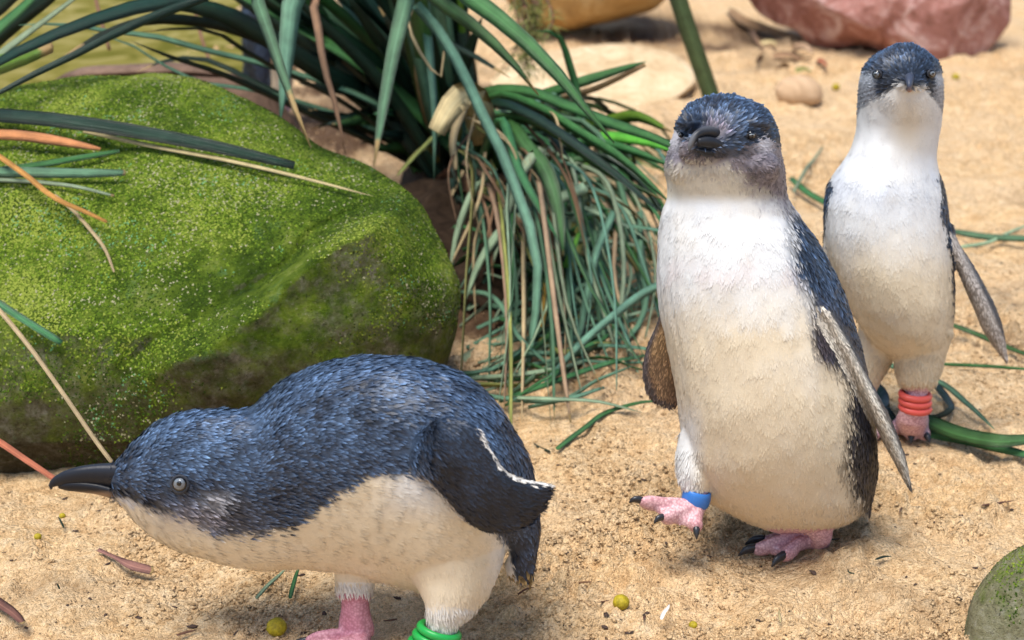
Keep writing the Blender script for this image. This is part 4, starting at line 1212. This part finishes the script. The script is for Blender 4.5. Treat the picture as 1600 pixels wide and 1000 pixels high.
tipsA += A.foot((566, 1012), [(478, 1012), (505, 1042), (560, 1052)], 14, 13)
flipA_up = [(640, 690), (660, 668), (682, 656), (715, 652), (745, 668), (765, 700), (785, 731), (812, 747), (840, 753), (861, 756)]
A.add(loft([((632, 712, -112), (-10, 32, 0), (0, 0, 22)), ((655, 706, -146), (-8, 38, 0), (0, 0, 18)), pair(680, 656, 668, 752, 20, -164), pair(715, 652, 698, 788, 19, -176), pair(745, 667, 726, 818, 17, -176),
            pair(765, 700, 760, 831, 15, -172), pair(785, 731, 795, 832, 13, -168), pair(812, 747, 828, 817, 10, -164), pair(840, 753, 852, 790, 6, -160), pair(859, 756, 861, 764, 5, -158)], 44, 22))
A.add(tube([(700, 700, 120, 40, 14), (740, 760, 150, 42, 9), (790, 800, 150, 34, 8), (830, 800, 148, 12, 6)], 16, 14))    # far flipper
A.remesh(2.6, 7)
edgeA = curve([(160, 772), (185, 776), (215, 786), (250, 797), (290, 812), (340, 830), (400, 836), (445, 830), (482, 806), (520, 776), (560, 752), (600, 738), (640, 736), (690, 770), (740, 815), (780, 836), (788, 842), (796, 862), (812, 940), (860, 960)])
topA = curve([(170, 728), (201, 699), (240, 664), (290, 643), (341, 639), (392, 636), (438, 598), (497, 571), (560, 557), (622, 557), (690, 570), (742, 596), (790, 648), (819, 700), (836, 760), (845, 850)])
botA = curve([(172, 776), (202, 806), (238, 838), (292, 866), (352, 885), (412, 893), (470, 890), (540, 897), (600, 912), (655, 925), (700, 936), (745, 928), (777, 890), (790, 862)])
def inflipA(P):
    lower = np.interp(P[:, 0], [622, 640, 668, 700, 726, 760, 795, 828, 852, 862], [745, 748, 756, 792, 822, 836, 836, 822, 796, 770])
    return (P[:, 0] > 655) & (P[:, 1] < lower) & (P[:, 2] < -100) & (P[:, 2] < -138 + .02 * np.maximum(0, P[:, 0] - 690)) & (P[:, 1] > np.interp(P[:, 0], [640, 682, 715, 745, 765, 785, 840, 861], [680, 650, 646, 660, 694, 726, 748, 750]))
def paintA(P, jit):
    u, v, w = P.T
    nz = fbm(P, .03, 3, 2)
    nf = fbm(P, .16, 2, 4)
    e = edgeA(u) - v + nz * 14 + jit * np.interp(u, [180, 430, 560], [4, 7, 4])
    cls = np.where(e > 0, 0, 1)
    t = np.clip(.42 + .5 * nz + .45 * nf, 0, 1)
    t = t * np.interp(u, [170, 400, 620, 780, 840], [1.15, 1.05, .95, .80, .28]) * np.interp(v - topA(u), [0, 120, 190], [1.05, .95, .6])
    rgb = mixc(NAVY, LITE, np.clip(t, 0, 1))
    # chin and belly: cream, whiter under the flipper and at the thighs
    cw = mixc(CREAM, WHITE, np.clip(sstep(560, 640, u) * sstep(830, 760, v) * .8 + sstep(740, 790, u) * .7 + sstep(930, 965, v) * .5 + nz * .2, 0, 1))
    rgb = mixc(cw, rgb, np.clip(sstep(-9, 9, e), 0, 1))
    # cheek: grey and mauve streaks between the eye and the pale throat
    ch = np.exp(-(((u - 305) / 70) ** 2 + ((v - (806 + (u - 300) * .12)) / 22) ** 2)) * (.7 + .6 * nf)
    rgb = mixc(rgb, np.array([.27, .25, .29]), np.clip(ch, 0, .85))
    sp = np.exp(-(((u - 335) / 26) ** 2 + ((v - 783) / 13) ** 2)) + .9 * np.exp(-(((u - 195) / 26) ** 2 + ((v - 781 - (u - 195) * .3) / 7) ** 2))
    rgb = mixc(rgb, np.array([.50, .50, .54]), np.clip(sp * (.8 + nf), 0, .8))
    dk = np.exp(-((v - (763 + (u - 180) * .42)) / 8) ** 2) * sstep(165, 185, u) * sstep(275, 240, u) + np.exp(-(((u - 281) / 22) ** 2 + ((v - 758) / 16) ** 2)) + .8 * np.exp(-(((u - 358) / 22) ** 2 + ((v - 803) / 24) ** 2))
    rgb = mixc(rgb, NAVY * .7, np.clip(dk, 0, .92))
    fl = inflipA(P)
    fc = mixc(NAVY * .6, MIDB * .62, np.clip(.42 + nz + nf * .5 - (v - 690) * .0035, 0, 1))  # paler toward the elbow, where a highlight is put into the colour
    rgb = np.where(fl[:, None], mixc(rgb, fc, sstep(645, 678, u)), rgb)
    cls = np.where(fl & (u + jit * 10 > 670), 3, cls)
    leadA = fl & (seg_dist(P, [(622, 742), (660, 749), (682, 768), (699, 790), (727, 820)]) < 4.5 + 2 * nf) & (u > 655)
    rgb = np.where(leadA[:, None], np.array([.42, .38, .34]), rgb)
    trail = fl & (seg_dist(P, flipA_up) < 5 + 5 * nf + 1.2 * jit) & (u > 742)
    rgb = np.where(trail[:, None], np.array([.80, .76, .70]), rgb)
    sk = ((v > 928) & (u < 640)) | (v > 992)
    pk = mixc(np.array([.55, .23, .30]), np.array([.68, .38, .42]), np.clip(.5 + nz, 0, 1))
    rgb = np.where(sk[:, None], pk, rgb)
    cls = np.where(sk, 2, cls)
    cls = np.where(((v > 910) & (v < 928) & (u > 515) & (u < 600)) | ((v > 950) & (u > 640) & (v < 992)), 5, cls)
    rgb = np.where((cls == 5)[:, None], mixc(CREAM, WHITE, .7 * np.ones(len(u))), rgb)
    tail = (v > 880) & (u > 788)
    rgb = np.where((tail & (v + jit * 5 > 900))[:, None], np.array([.30, .20, .08]), rgb)
    return rgb, cls
def flowA(P):
    u, v, w = P.T
    f = np.clip((v - topA(u)) / np.maximum(20, botA(u) - topA(u)), 0, 1)
    sl_t = (topA(u + 14) - topA(u - 14)) / 28
    sl_b = np.interp(u, [170, 300, 420, 560, 660, 740, 780], [.75, .4, .05, .15, .3, .9, 1.6])
    sl = sl_t * (1 - f) + sl_b * f + .12
    fl = inflipA(P)
    sl = np.where(fl, np.interp(u, [640, 700, 760, 800, 862], [.1, .7, .9, .45, .1]), sl)
    sl = np.where((v > 880), 4.0, sl)
    d = np.stack([np.ones_like(u), np.clip(sl, -1.1, 6), 0 * u], 1)
    return d / np.linalg.norm(d, axis=1)[:, None]
rootA = thing('penguin', G(630, 1030), 'crouching blue penguin with its head stretched low to the left and green leg bands', 'penguin', 'little penguins walking on the sand')
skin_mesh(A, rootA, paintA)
plume(A, rootA, paintA, flowA, 62000, 13, 4.3, 11)
dark = np.array([.006, .007, .011])
add_part(A, rootA, 'upper_bill', [tube([(212, 742, -2, 26, 21), (178, 743, -4, 20.5, 18), (148, 742, -5, 17, 14), (116, 744.5, -6, 13.5, 11), (97, 749, -6, 10.5, 8), (85, 754, -6, 7, 5), (79.5, 760, -6, 4, 3.5), (80, 765, -6, 1, 1)], 30, 18)],
         M['bill'], lambda u, v, w: dark * (1.0 + .8 * sstep(745, 725, v)) + np.array([.004, .005, .007]))
add_part(A, rootA, 'lower_bill', [tube([(212, 772, -2, 11, 17), (180, 770, -4, 10, 15), (150, 763, -5, 9.5, 12), (120, 760, -6, 8.5, 9), (100, 760, -6, 6, 6), (91, 761, -6, 2, 2)], 24, 16)],
         M['bill'], lambda u, v, w: mixc(dark * 1.2, np.array([.30, .19, .12]), np.clip(sstep(766, 773, v) * sstep(190, 160, u), 0, 1) * .9))
eye(A, rootA, 281, 757, 13, (-.12, -.12, -1))
for k, dv in enumerate((0, 12, 24)):
    band(A, rootA, 'leg_band', (686 - dv * .6, 986 + dv, -70), 30, 30, 6.5, M['green_band'], .26)
claws(A, rootA, tipsA)

# ---- the penguin stepping forward, middle right
B = Body(.911, 870)
B.add(loft([pair(1112, 149, 1148, 149, 20, 8), pair(1084, 160, 1186, 160, 52, 6), pair(1066, 178, 1205, 178, 70, 2), pair(1056, 204, 1216, 204, 80, -4), pair(1046, 232, 1222, 232, 86, -6),
            pair(1038, 262, 1228, 262, 88, -6), pair(1044, 288, 1230, 288, 84, -2), pair(1044, 308, 1233, 308, 82, 4), pair(1035, 332, 1246, 332, 92, 8), pair(1028, 380, 1277, 380, 112, 8),
            pair(1026, 430, 1306, 430, 125, 6), pair(1031, 482, 1328, 482, 134, 4), pair(1041, 534, 1344, 534, 140, 0), pair(1051, 586, 1356, 586, 146, -2), pair(1060, 640, 1364, 640, 148, -4),
            pair(1066, 692, 1369, 692, 144, -2), pair(1070, 734, 1369, 734, 136, 2), pair(1092, 770, 1364, 770, 118, 6), pair(1134, 800, 1352, 800, 96, 8), pair(1180, 820, 1324, 820, 66, 6), pair(1216, 832, 1290, 832, 30, 4)], 90, 44))
B.add(ball((1110, 236, -66), (50, 30, 34)), ball((1074, 262, -36), (33, 32, 36)), ball((1172, 262, -46), (50, 34, 44)), ball((1176, 194, -56), (24, 13, 18)), ball((1080, 192, -58), (22, 12, 16)))
B.add(tube([(1100, 690, -20, 42), (1088, 730, -40, 32), (1088, 758, -52, 25), (1088, 770, -54, 19)], 14, 20))
B.add(tube([(1090, 750, -52, 17), (1089, 775, -56, 16), (1086, 793, -62, 19)], 10, 16))
tipsB = B.foot((1086, 798), [(998, 785), (1034, 812), (1088, 830)], 2, 13, False, (-62, -88, -105, -100))
B.add(tube([(1262, 780, 0, 50), (1276, 815, -4, 30), (1284, 834, -8, 19), (1276, 849, B.gw(853), 17)], 14, 18))
tipsB2 = B.foot((1270, 855), [(1190, 852), (1178, 866), (1222, 878)], 12, 11)
B.add(tube([(1330, 740, 60, 40, 40), (1346, 785, 66, 18, 24), (1354, 806, 68, 7, 14)], 12, 14))
flB = [(1262, 462), (1284, 482), (1314, 532), (1345, 590), (1380, 660), (1404, 715), (1423, 766)]
hw = [15, 12, 11.5, 12, 12.5, 11, 3]
tl = np.gradient(np.array(flB, float), axis=0); tl /= np.linalg.norm(tl, axis=1)[:, None]
B.add(loft([((u, v, w), (h * -t[1], h * t[0], 0), (0, 0, d)) for (u, v), h, t, w, d in zip(flB, hw, tl, (-66, -72, -66, -56, -46, -38, -34), (24, 30, 38, 42, 40, 30, 6))], 44, 20))
B.add(loft([((1062, 462, 40), (22, 0, 0), (0, 0, 14)), ((1052, 500, 54), (26, -4, 0), (0, 0, 11)), ((1040, 545, 62), (32, -5, 0), (0, 0, 9)), ((1034, 585, 66), (29, -6, 0), (0, 0, 8)), ((1042, 618, 68), (22, -8, 0), (0, 0, 7)), ((1056, 636, 68), (6, -3, 0), (0, 0, 5))], 26, 18))
B.remesh(2.6, 7)
sideB = curve([(150, 1240), (300, 1232), (330, 1236), (362, 1228), (416, 1240), (450, 1256), (504, 1272), (555, 1274), (567, 1300), (605, 1326), (668, 1328), (735, 1320), (777, 1337), (800, 1345), (840, 1400)])
throatB = curve([(1030, 270), (1047, 268), (1083, 262), (1125, 262), (1154, 274), (1177, 298), (1194, 306), (1225, 318), (1250, 330)])
def isflipB(P):
    u, v, w = P.T
    f1 = (seg_dist(P, flB) < 19) & (v > 478) & (w < 20) & (w > -125) & (u > 1275)
    u_in = np.interp(v, [460, 520, 580, 640], [1030, 1045, 1056, 1066])
    f2 = (u < u_in) & (v > 470) & (v < 650) & (w > 40)
    return f1, f2
def paintB(P, jit):
    u, v, w = P.T
    nz, nf = fbm(P, .03, 3, 12), fbm(P, .16, 2, 14)
    f1, f2 = isflipB(P)
    e = u - sideB(v) + nz * 12 + jit * np.interp(v, [300, 420, 560], [6, 4, 4])
    back = (e > 0) | ((w > 55) & (v > 300) & ((u > 1070) | (w > 90)) & (v < 800))
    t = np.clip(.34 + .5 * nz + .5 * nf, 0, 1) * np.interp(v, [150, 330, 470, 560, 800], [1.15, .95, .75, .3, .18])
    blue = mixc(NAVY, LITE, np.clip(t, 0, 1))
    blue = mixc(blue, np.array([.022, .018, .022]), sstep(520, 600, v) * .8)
    wht = mixc(WHITE, CREAM, np.clip(sstep(400, 560, v) + nz * .35, 0, 1))
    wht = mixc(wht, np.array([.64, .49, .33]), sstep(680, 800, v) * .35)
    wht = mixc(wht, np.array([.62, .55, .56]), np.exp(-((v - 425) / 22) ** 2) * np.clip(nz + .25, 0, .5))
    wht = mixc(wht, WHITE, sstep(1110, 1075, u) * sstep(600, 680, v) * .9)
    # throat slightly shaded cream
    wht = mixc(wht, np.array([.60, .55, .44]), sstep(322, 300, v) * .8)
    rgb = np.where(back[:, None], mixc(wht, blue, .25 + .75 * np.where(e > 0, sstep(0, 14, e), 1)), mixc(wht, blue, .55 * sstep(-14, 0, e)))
    cls = np.where(back, 0, 1)
    # head
    hb = throatB(u) + nz * 16 + nf * 14 - v
    head = hb + jit * 9 > 0
    capline = np.interp(u, [1030, 1060, 1078, 1105, 1150, 1190, 1215, 1240], [205, 205, 222, 226, 232, 214, 224, 262]) + nz * 8 + jit * 3
    face = mixc(np.array([.06, .05, .06]), np.array([.26, .225, .25]), np.clip(.45 + .9 * nf + .4 * nz, 0, 1))
    face = mixc(face, np.array([.52, .51, .55]), np.clip(np.exp(-(((u - 1193) / 15) ** 2 + ((v - 222) / 13) ** 2)) + np.exp(-(((u - 1054) / 9) ** 2 + ((v - 216) / 16) ** 2)), 0, .8))
    face = mixc(face, np.array([.02, .02, .028]), np.clip(np.exp(-((v - (236 + (u - 1130) * .07)) / 9) ** 2) * sstep(1180, 1150, u) * sstep(1075, 1090, u), 0, .85))
    face = mixc(face, np.array([.022, .022, .03]), np.clip(1.2 * np.exp(-(((u - 1120) / 30) ** 2 + ((v - 232) / 15) ** 2)), 0, .88))
    face = mixc(face, np.array([.14, .12, .15]), sstep(1195, 1225, u) * .5)
    cap = mixc(NAVY, LITE, np.clip(.36 + .6 * nz + .6 * nf, 0, 1) * np.interp(v, [150, 200, 230], [1.1, .9, .5]))
    br = np.exp(-(((u - 1118) / 16) ** 2 + ((v - 204) / 13) ** 2))
    cap = mixc(cap, np.array([.30, .22, .24]), np.clip(br * (.5 + nf), 0, .75))
    cap = mixc(cap, NAVY * .6, np.clip(np.exp(-(((u - 1174) / 17) ** 2 + ((v - 211) / 10) ** 2)) + np.exp(-(((u - 1066) / 10) ** 2 + ((v - 208) / 10) ** 2)), 0, .9))
    hd = np.where((v < capline)[:, None], cap, face)
    hd = np.where((w > 30)[:, None], cap, hd)
    rgb = mixc(rgb, hd, np.where(head, .35 + .65 * sstep(-6, 18, hb), .4 * sstep(-22, 0, hb)))
    cls = np.where(head, 0, cls)
    cls = np.where(head & (v > capline), 4, cls)
    # dark armpit
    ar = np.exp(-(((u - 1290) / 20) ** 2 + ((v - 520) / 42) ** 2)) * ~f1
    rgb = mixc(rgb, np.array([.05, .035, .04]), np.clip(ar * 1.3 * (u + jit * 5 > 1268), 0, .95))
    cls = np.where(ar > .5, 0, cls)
    # flippers: pale beige leading edge and underside, dark rim
    lead = mixc(np.array([.70, .65, .56]), np.array([.54, .48, .40]), np.clip(.4 + nz * 1.2 + nf * .4, 0, 1))
    du = u - np.interp(v, [p[1] for p in flB], [p[0] for p in flB])
    lead = mixc(lead, np.array([.05, .053, .07]), np.clip(sstep(6, 12, du) + sstep(740, 768, v), 0, 1))
    rgb = np.where(f1[:, None], lead, rgb)
    und = mixc(np.array([.40, .25, .12]), np.array([.18, .10, .06]), np.clip(.35 + nz * 1.3 + sstep(585, 630, v) * .7, 0, 1))
    und = mixc(und, np.array([.10, .08, .08]), sstep(12, 3, u - np.interp(v, [470, 545, 585, 618, 636], [1036, 1009, 1006, 1020, 1050])))
    rgb = np.where(f2[:, None], und, rgb)
    cls = np.where(f1 | f2, 3, cls)
    sk = ((np.hypot(u - 1088, w + 60) < 36) & (v > 769) & (u < 1107)) | ((u < 1062) & (v > 755) & (w < 30)) | ((u < 1112) & (v > 790)) | ((v > 826) & (w < 40)) | (v > 842)
    pk = mixc(np.array([.70, .38, .40]), np.array([.82, .56, .57]), np.clip(.5 + nz, 0, 1))
    rgb = np.where(sk[:, None], pk, rgb)
    cls = np.where(sk, 2, cls)
    fl = (u < 1098) & (v > 700) & (cls == 1)
    cls = np.where(fl | ((cls == 1) & (v > 785 + 30 * nf) & (jit > .6)), 5, cls)
    return rgb, cls
def flow_up(bill, neck, spread):
    def f(P):
        u, v, w = P.T
        h = sstep(neck + 30, neck - 60, v)
        rad = np.stack([u - bill[0], (v - bill[1]), w - bill[2]], 1)
        rad /= np.linalg.norm(rad, axis=1)[:, None] + 1e-9
        rad[:, 2] += .5
        dn = np.stack([(u - spread) * .0012, np.ones_like(u), .0 * u], 1)
        d = rad * h[:, None] + dn * (1 - h)[:, None]
        return d / np.linalg.norm(d, axis=1)[:, None]
    return f
flowB0 = flow_up((1100, 222, -95), 300, 1190)
def flowB(P):
    d = flowB0(P)
    f1, f2 = isflipB(P)
    d[f1] = [.45, .9, 0]
    return d
rootB = thing('penguin', G(1240, 868), 'large upright penguin stepping forward with a blue band on its raised leg', 'penguin', 'little penguins walking on the sand')
skin_mesh(B, rootB, paintB)
plume(B, rootB, paintB, flowB, 60000, 11, 3.9, 12)
hook = np.array([.13, .135, .15])
add_part(B, rootB, 'upper_bill', [tube([(1122.6, 215.0, -74.0, 13.0, 10.1), (1109.7, 207.6, -86.0, 10.7, 9.2), (1097.6, 207.6, -95.2, 8.8, 7.8), (1087.5, 213.1, -101.7, 6.9, 6.5), (1081.0, 222.4, -105.5, 5.1, 4.6), (1077.8, 230.7, -106.3, 3.2, 3.0), (1076.8, 237.1, -105.5, 0.8, 0.8)], 26, 16),
         tube([(1150.3, 235.4, -79.5, 3.7, 4.6), (1128.2, 228.9, -90.6, 7.4, 6.5), (1106.0, 222.4, -100.8, 9.2, 7.4), (1090.3, 222.4, -107.2, 6.5, 4.6)], 18, 14)],
         M['bill'], lambda u, v, w: mixc(np.array([.014, .016, .021]), hook, float(np.clip(sstep(1092, 1080, u) * .9 + sstep(206, 198, v) * .4, 0, 1))))
add_part(B, rootB, 'lower_bill', [tube([(1148.5, 240.9, -77.7, 3.7, 4.6), (1126.3, 241.7, -87.0, 6.5, 6.5), (1106.0, 239.0, -96.2, 6.9, 6.5), (1093.0, 235.4, -101.7, 3.7, 4.6), (1088.4, 234.4, -104.5, 1.4, 1.9)], 20, 16)],
         M['bill'], lambda u, v, w: mixc(np.array([.012, .014, .019]), np.array([.16, .09, .07]), float(sstep(243, 249, v) * .7)))
eye(B, rootB, 1174, 211, 7, (.25, .10, -1), .6)
eye(B, rootB, 1063, 211, 4, (-.8, .05, -.6), .5)
band(B, rootB, 'leg_band', (1088, 777, -56), 19, 19, 4, M['blue_band'], .25, 3.2)
claws(B, rootB, tipsB, 16, 6)
claws(B, rootB, tipsB2, 26, 7.5)

# ---- the penguin standing behind, right
C = Body(1.096, 690)
C.add(loft([pair(1400, 70, 1424, 70, 16, 6), pair(1376, 80, 1446, 80, 40, 4), pair(1354, 98, 1465, 98, 58, 0), pair(1344, 120, 1472, 120, 66, -3), pair(1341, 150, 1475, 150, 66, -3),
            pair(1340, 180, 1473, 180, 62, 2), pair(1338, 200, 1470, 200, 60, 6), pair(1333, 222, 1466, 222, 62, 8), pair(1322, 244, 1463, 244, 68, 8), pair(1308, 264, 1466, 264, 76, 8),
            pair(1297, 284, 1472, 284, 84, 6), pair(1289, 312, 1479, 312, 92, 4), pair(1288, 352, 1484, 352, 99, 2), pair(1296, 402, 1489, 402, 104, 0), pair(1314, 452, 1492, 452, 106, -2),
            pair(1336, 500, 1490, 500, 100, 0), pair(1362, 536, 1482, 536, 80, 0), pair(1392, 560, 1470, 560, 46, 0)], 80, 40))
C.add(ball((1420, 132, -52), (30, 18, 24)))
C.add(tube([(1436, 520, -10, 54), (1436, 560, -12, 40), (1434, 590, -14, 32), (1434, 604, -14, 26), (1434, 610, -14, 18)], 16, 20))
C.add(tube([(1434, 596, -14, 17), (1431, 625, -14, 18), (1428, 645, -16, 24), (1424, 660, C.gw(668), 26)], 14, 18))
tipsC = C.foot((1426, 668), [(1393, 680), (1424, 690), (1448, 690)], 11, 12)
C.add(tube([(1384, 510, 14, 44), (1366, 550, 14, 32), (1354, 590, 12, 24), (1352, 615, 10, 15), (1356, 655, C.gw(668), 15)], 16, 18))
tipsC += C.foot((1360, 668), [(1346, 682), (1366, 690), (1386, 686)], 11, 10)
flC = [(1478, 352), (1484, 372), (1504, 412), (1532, 468), (1558, 528), (1574, 568)]
tl = np.gradient(np.array(flC, float), axis=0); tl /= np.linalg.norm(tl, axis=1)[:, None]
C.add(loft([((u, v, w), (h * -t[1], h * t[0], 0), (0, 0, d)) for (u, v), h, t, w, d in zip(flC, (10, 10, 13, 15, 13, 3), tl, (0, -2, 0, 4, 8, 10), (20, 26, 30, 30, 22, 5))], 36, 18))
C.add(loft([((1300, 360, 30), (12, 0, 0), (0, 0, 20)), ((1290, 420, 50), (10, 2, 0), (0, 0, 26)), ((1284, 490, 60), (9, 2, 0), (0, 0, 24)), ((1282, 550, 62), (3, 1, 0), (0, 0, 8))], 22, 16))
C.add(tube([(1420, 500, 70, 36), (1424, 560, 86, 26), (1426, 600, 92, 10)], 10, 12))
C.remesh(2.4, 7)
capC = curve([(1335, 196), (1345, 172), (1370, 156), (1392, 144), (1408, 134), (1424, 138), (1440, 134), (1452, 148), (1466, 168), (1478, 190)])
def isflipC(P):
    return (seg_dist(P, flC) < 17) & (P[:, 1] > 362) & (P[:, 0] > np.interp(P[:, 1], [360, 400, 430], [1482, 1490, 1494]))
def paintC(P, jit):
    u, v, w = P.T
    nz, nf = fbm(P, .03, 3, 22), fbm(P, .18, 2, 24)
    wht = mixc(WHITE, CREAM, np.clip(sstep(330, 450, v) + nz * .3, 0, 1))
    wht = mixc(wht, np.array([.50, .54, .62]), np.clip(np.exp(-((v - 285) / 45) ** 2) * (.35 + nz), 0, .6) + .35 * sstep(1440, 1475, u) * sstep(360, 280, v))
    wht = mixc(wht, np.array([.66, .54, .38]), np.exp(-(((u - 1418) / 26) ** 2 + ((v - 190) / 50) ** 2)) * .75)
    wht = mixc(wht, np.array([.42, .38, .34]), np.exp(-(((u - 1393) / 12) ** 2 + ((v - 308) / 8) ** 2)) * .4)
    back = (w > 30) | (u + jit * 3 + nz * 6 > np.interp(v, [240, 270, 330, 370, 420, 560], [1500, 1466, 1472, 1479, 1489, 1500])) | ((u + jit * 3 < np.interp(v, [250, 290, 330, 400], [1290, 1302, 1291, 1280])) & (v > 240))
    blue = mixc(NAVY, LITE, np.clip(.3 + .5 * nz + .4 * nf, 0, 1) * np.interp(v, [70, 300, 420], [1, .8, .4]))
    rgb = np.where(back[:, None], blue, wht)
    cls = np.where(back, 0, 1)
    head = v < capC(u) + nz * 6 + jit * 4
    cap = mixc(NAVY * .8, LITE * .8, np.clip(.3 + .5 * nz + .5 * nf, 0, 1) * np.interp(v, [70, 110, 140], [1, .6, .35]))
    ck = sstep(108, 122, v) * np.clip(sstep(1382, 1362, u) + sstep(1452, 1464, u), 0, 1)
    stripe = .5 + .5 * np.sin((v + (u - 1360) * .35) * .9)
    cap = mixc(cap, mixc(np.array([.33, .355, .40]), np.array([.15, .155, .18]), stripe * sstep(128, 140, v) * .9), ck * .9)
    lore = np.exp(-(((u - 1395) / 20) ** 2 + ((v - 128) / 12) ** 2)) + np.exp(-(((u - 1446) / 12) ** 2 + ((v - 128) / 12) ** 2))
    cap = mixc(cap, NAVY * .8, np.clip(lore, 0, .8))
    rgb = np.where(head[:, None], mixc(rgb, cap, sstep(-4, 8, capC(u) + nz * 6 - v) * .8 + .2), rgb)
    cls = np.where(head, np.where(ck > .4, 4, 0), cls)
    f = isflipC(P)
    du = u - np.interp(v, [p[1] for p in flC], [p[0] for p in flC])
    lead = mixc(np.array([.52, .47, .43]), np.array([.38, .34, .32]), np.clip(.4 + nz, 0, 1))
    lead = mixc(lead, np.array([.05, .053, .07]), np.clip(sstep(7, 14, du), 0, 1))
    rgb = np.where(f[:, None], lead, rgb)
    cls = np.where(f, 3, cls)
    sk = (v > 606) & (w < 60)
    pk = mixc(np.array([.74, .46, .50]), np.array([.84, .62, .65]), np.clip(.5 + nz, 0, 1))
    rgb = np.where(sk[:, None], pk, rgb)
    cls = np.where(sk, 2, cls)
    cls = np.where((v > 552) & (cls == 1), 5, cls)
    return rgb, cls
flowC = flow_up((1421, 130, -70), 200, 1400)
rootC = thing('penguin', G(1410, 682), 'upright white breasted penguin standing at the back with red leg bands', 'penguin', 'little penguins walking on the sand')
bodyC = skin_mesh(C, rootC, paintC)
plume(C, rootC, paintC, flowC, 46000, 9, 3.4, 13)
add_part(C, rootC, 'upper_bill', [tube([(1421, 121, -56, 9, 10), (1421, 124, -72, 7.5, 8), (1421, 130, -86, 5.5, 6), (1421, 137, -92, 3.5, 4), (1421, 142, -93, 1, 1)], 20, 14)],
         M['bill'], lambda u, v, w: mixc(np.array([.045, .055, .085]), np.array([.30, .19, .17]), float(sstep(134, 142, v) * .7)))
add_part(C, rootC, 'lower_bill', [tube([(1421, 137, -58, 8, 6), (1421, 139, -74, 6, 5), (1421, 141, -86, 3, 3), (1421, 142, -89, 1, 1)], 16, 12)],
         M['bill'], lambda u, v, w: mixc(np.array([.03, .034, .046]), np.array([.34, .19, .14]), float(sstep(138, 143, v))))
eye(C, rootC, 1371, 116, 7.5, (-.5, .03, -.85), .85)
eye(C, rootC, 1455, 115, 7, (.55, .03, -.8), .85)
for k in range(3):
    band(C, rootC, 'leg_band', (1430, 617 + k * 10, -15), 22, 22, 5.2, M['red_band'], .12)
claws(C, rootC, tipsC, 15, 6)

# ---- a fourth penguin half hidden behind the leaves
def copy_tree(o, parent=None):
    c = o.copy(); COL.objects.link(c)
    if parent is not None:
        c.parent = parent
    for ch in list(o.children):
        copy_tree(ch, c)
    return c
rootD = copy_tree(rootC)
rootD.location = [float(x) for x in G(428, 196)]
rootD.rotation_euler = (0, 0, math.radians(105))
rootD['label'] = 'penguin mostly hidden behind the strap leaves at the top, only its dark back showing'
# the grass stalk held in the crouching penguin's bill
loose('dry_stalk', [(-40, 668, .93), (0, 692, .915), (40, 719, .90), (78, 744, .888), (98, 757, .88)], 12, 'red_leaf', 'reddish dry stalk held in the crouching penguin\'s bill', 'stalk', None, roll=.2, fold=.35, thick=.3, n=16, prof=([0, 1], [1, .7]))
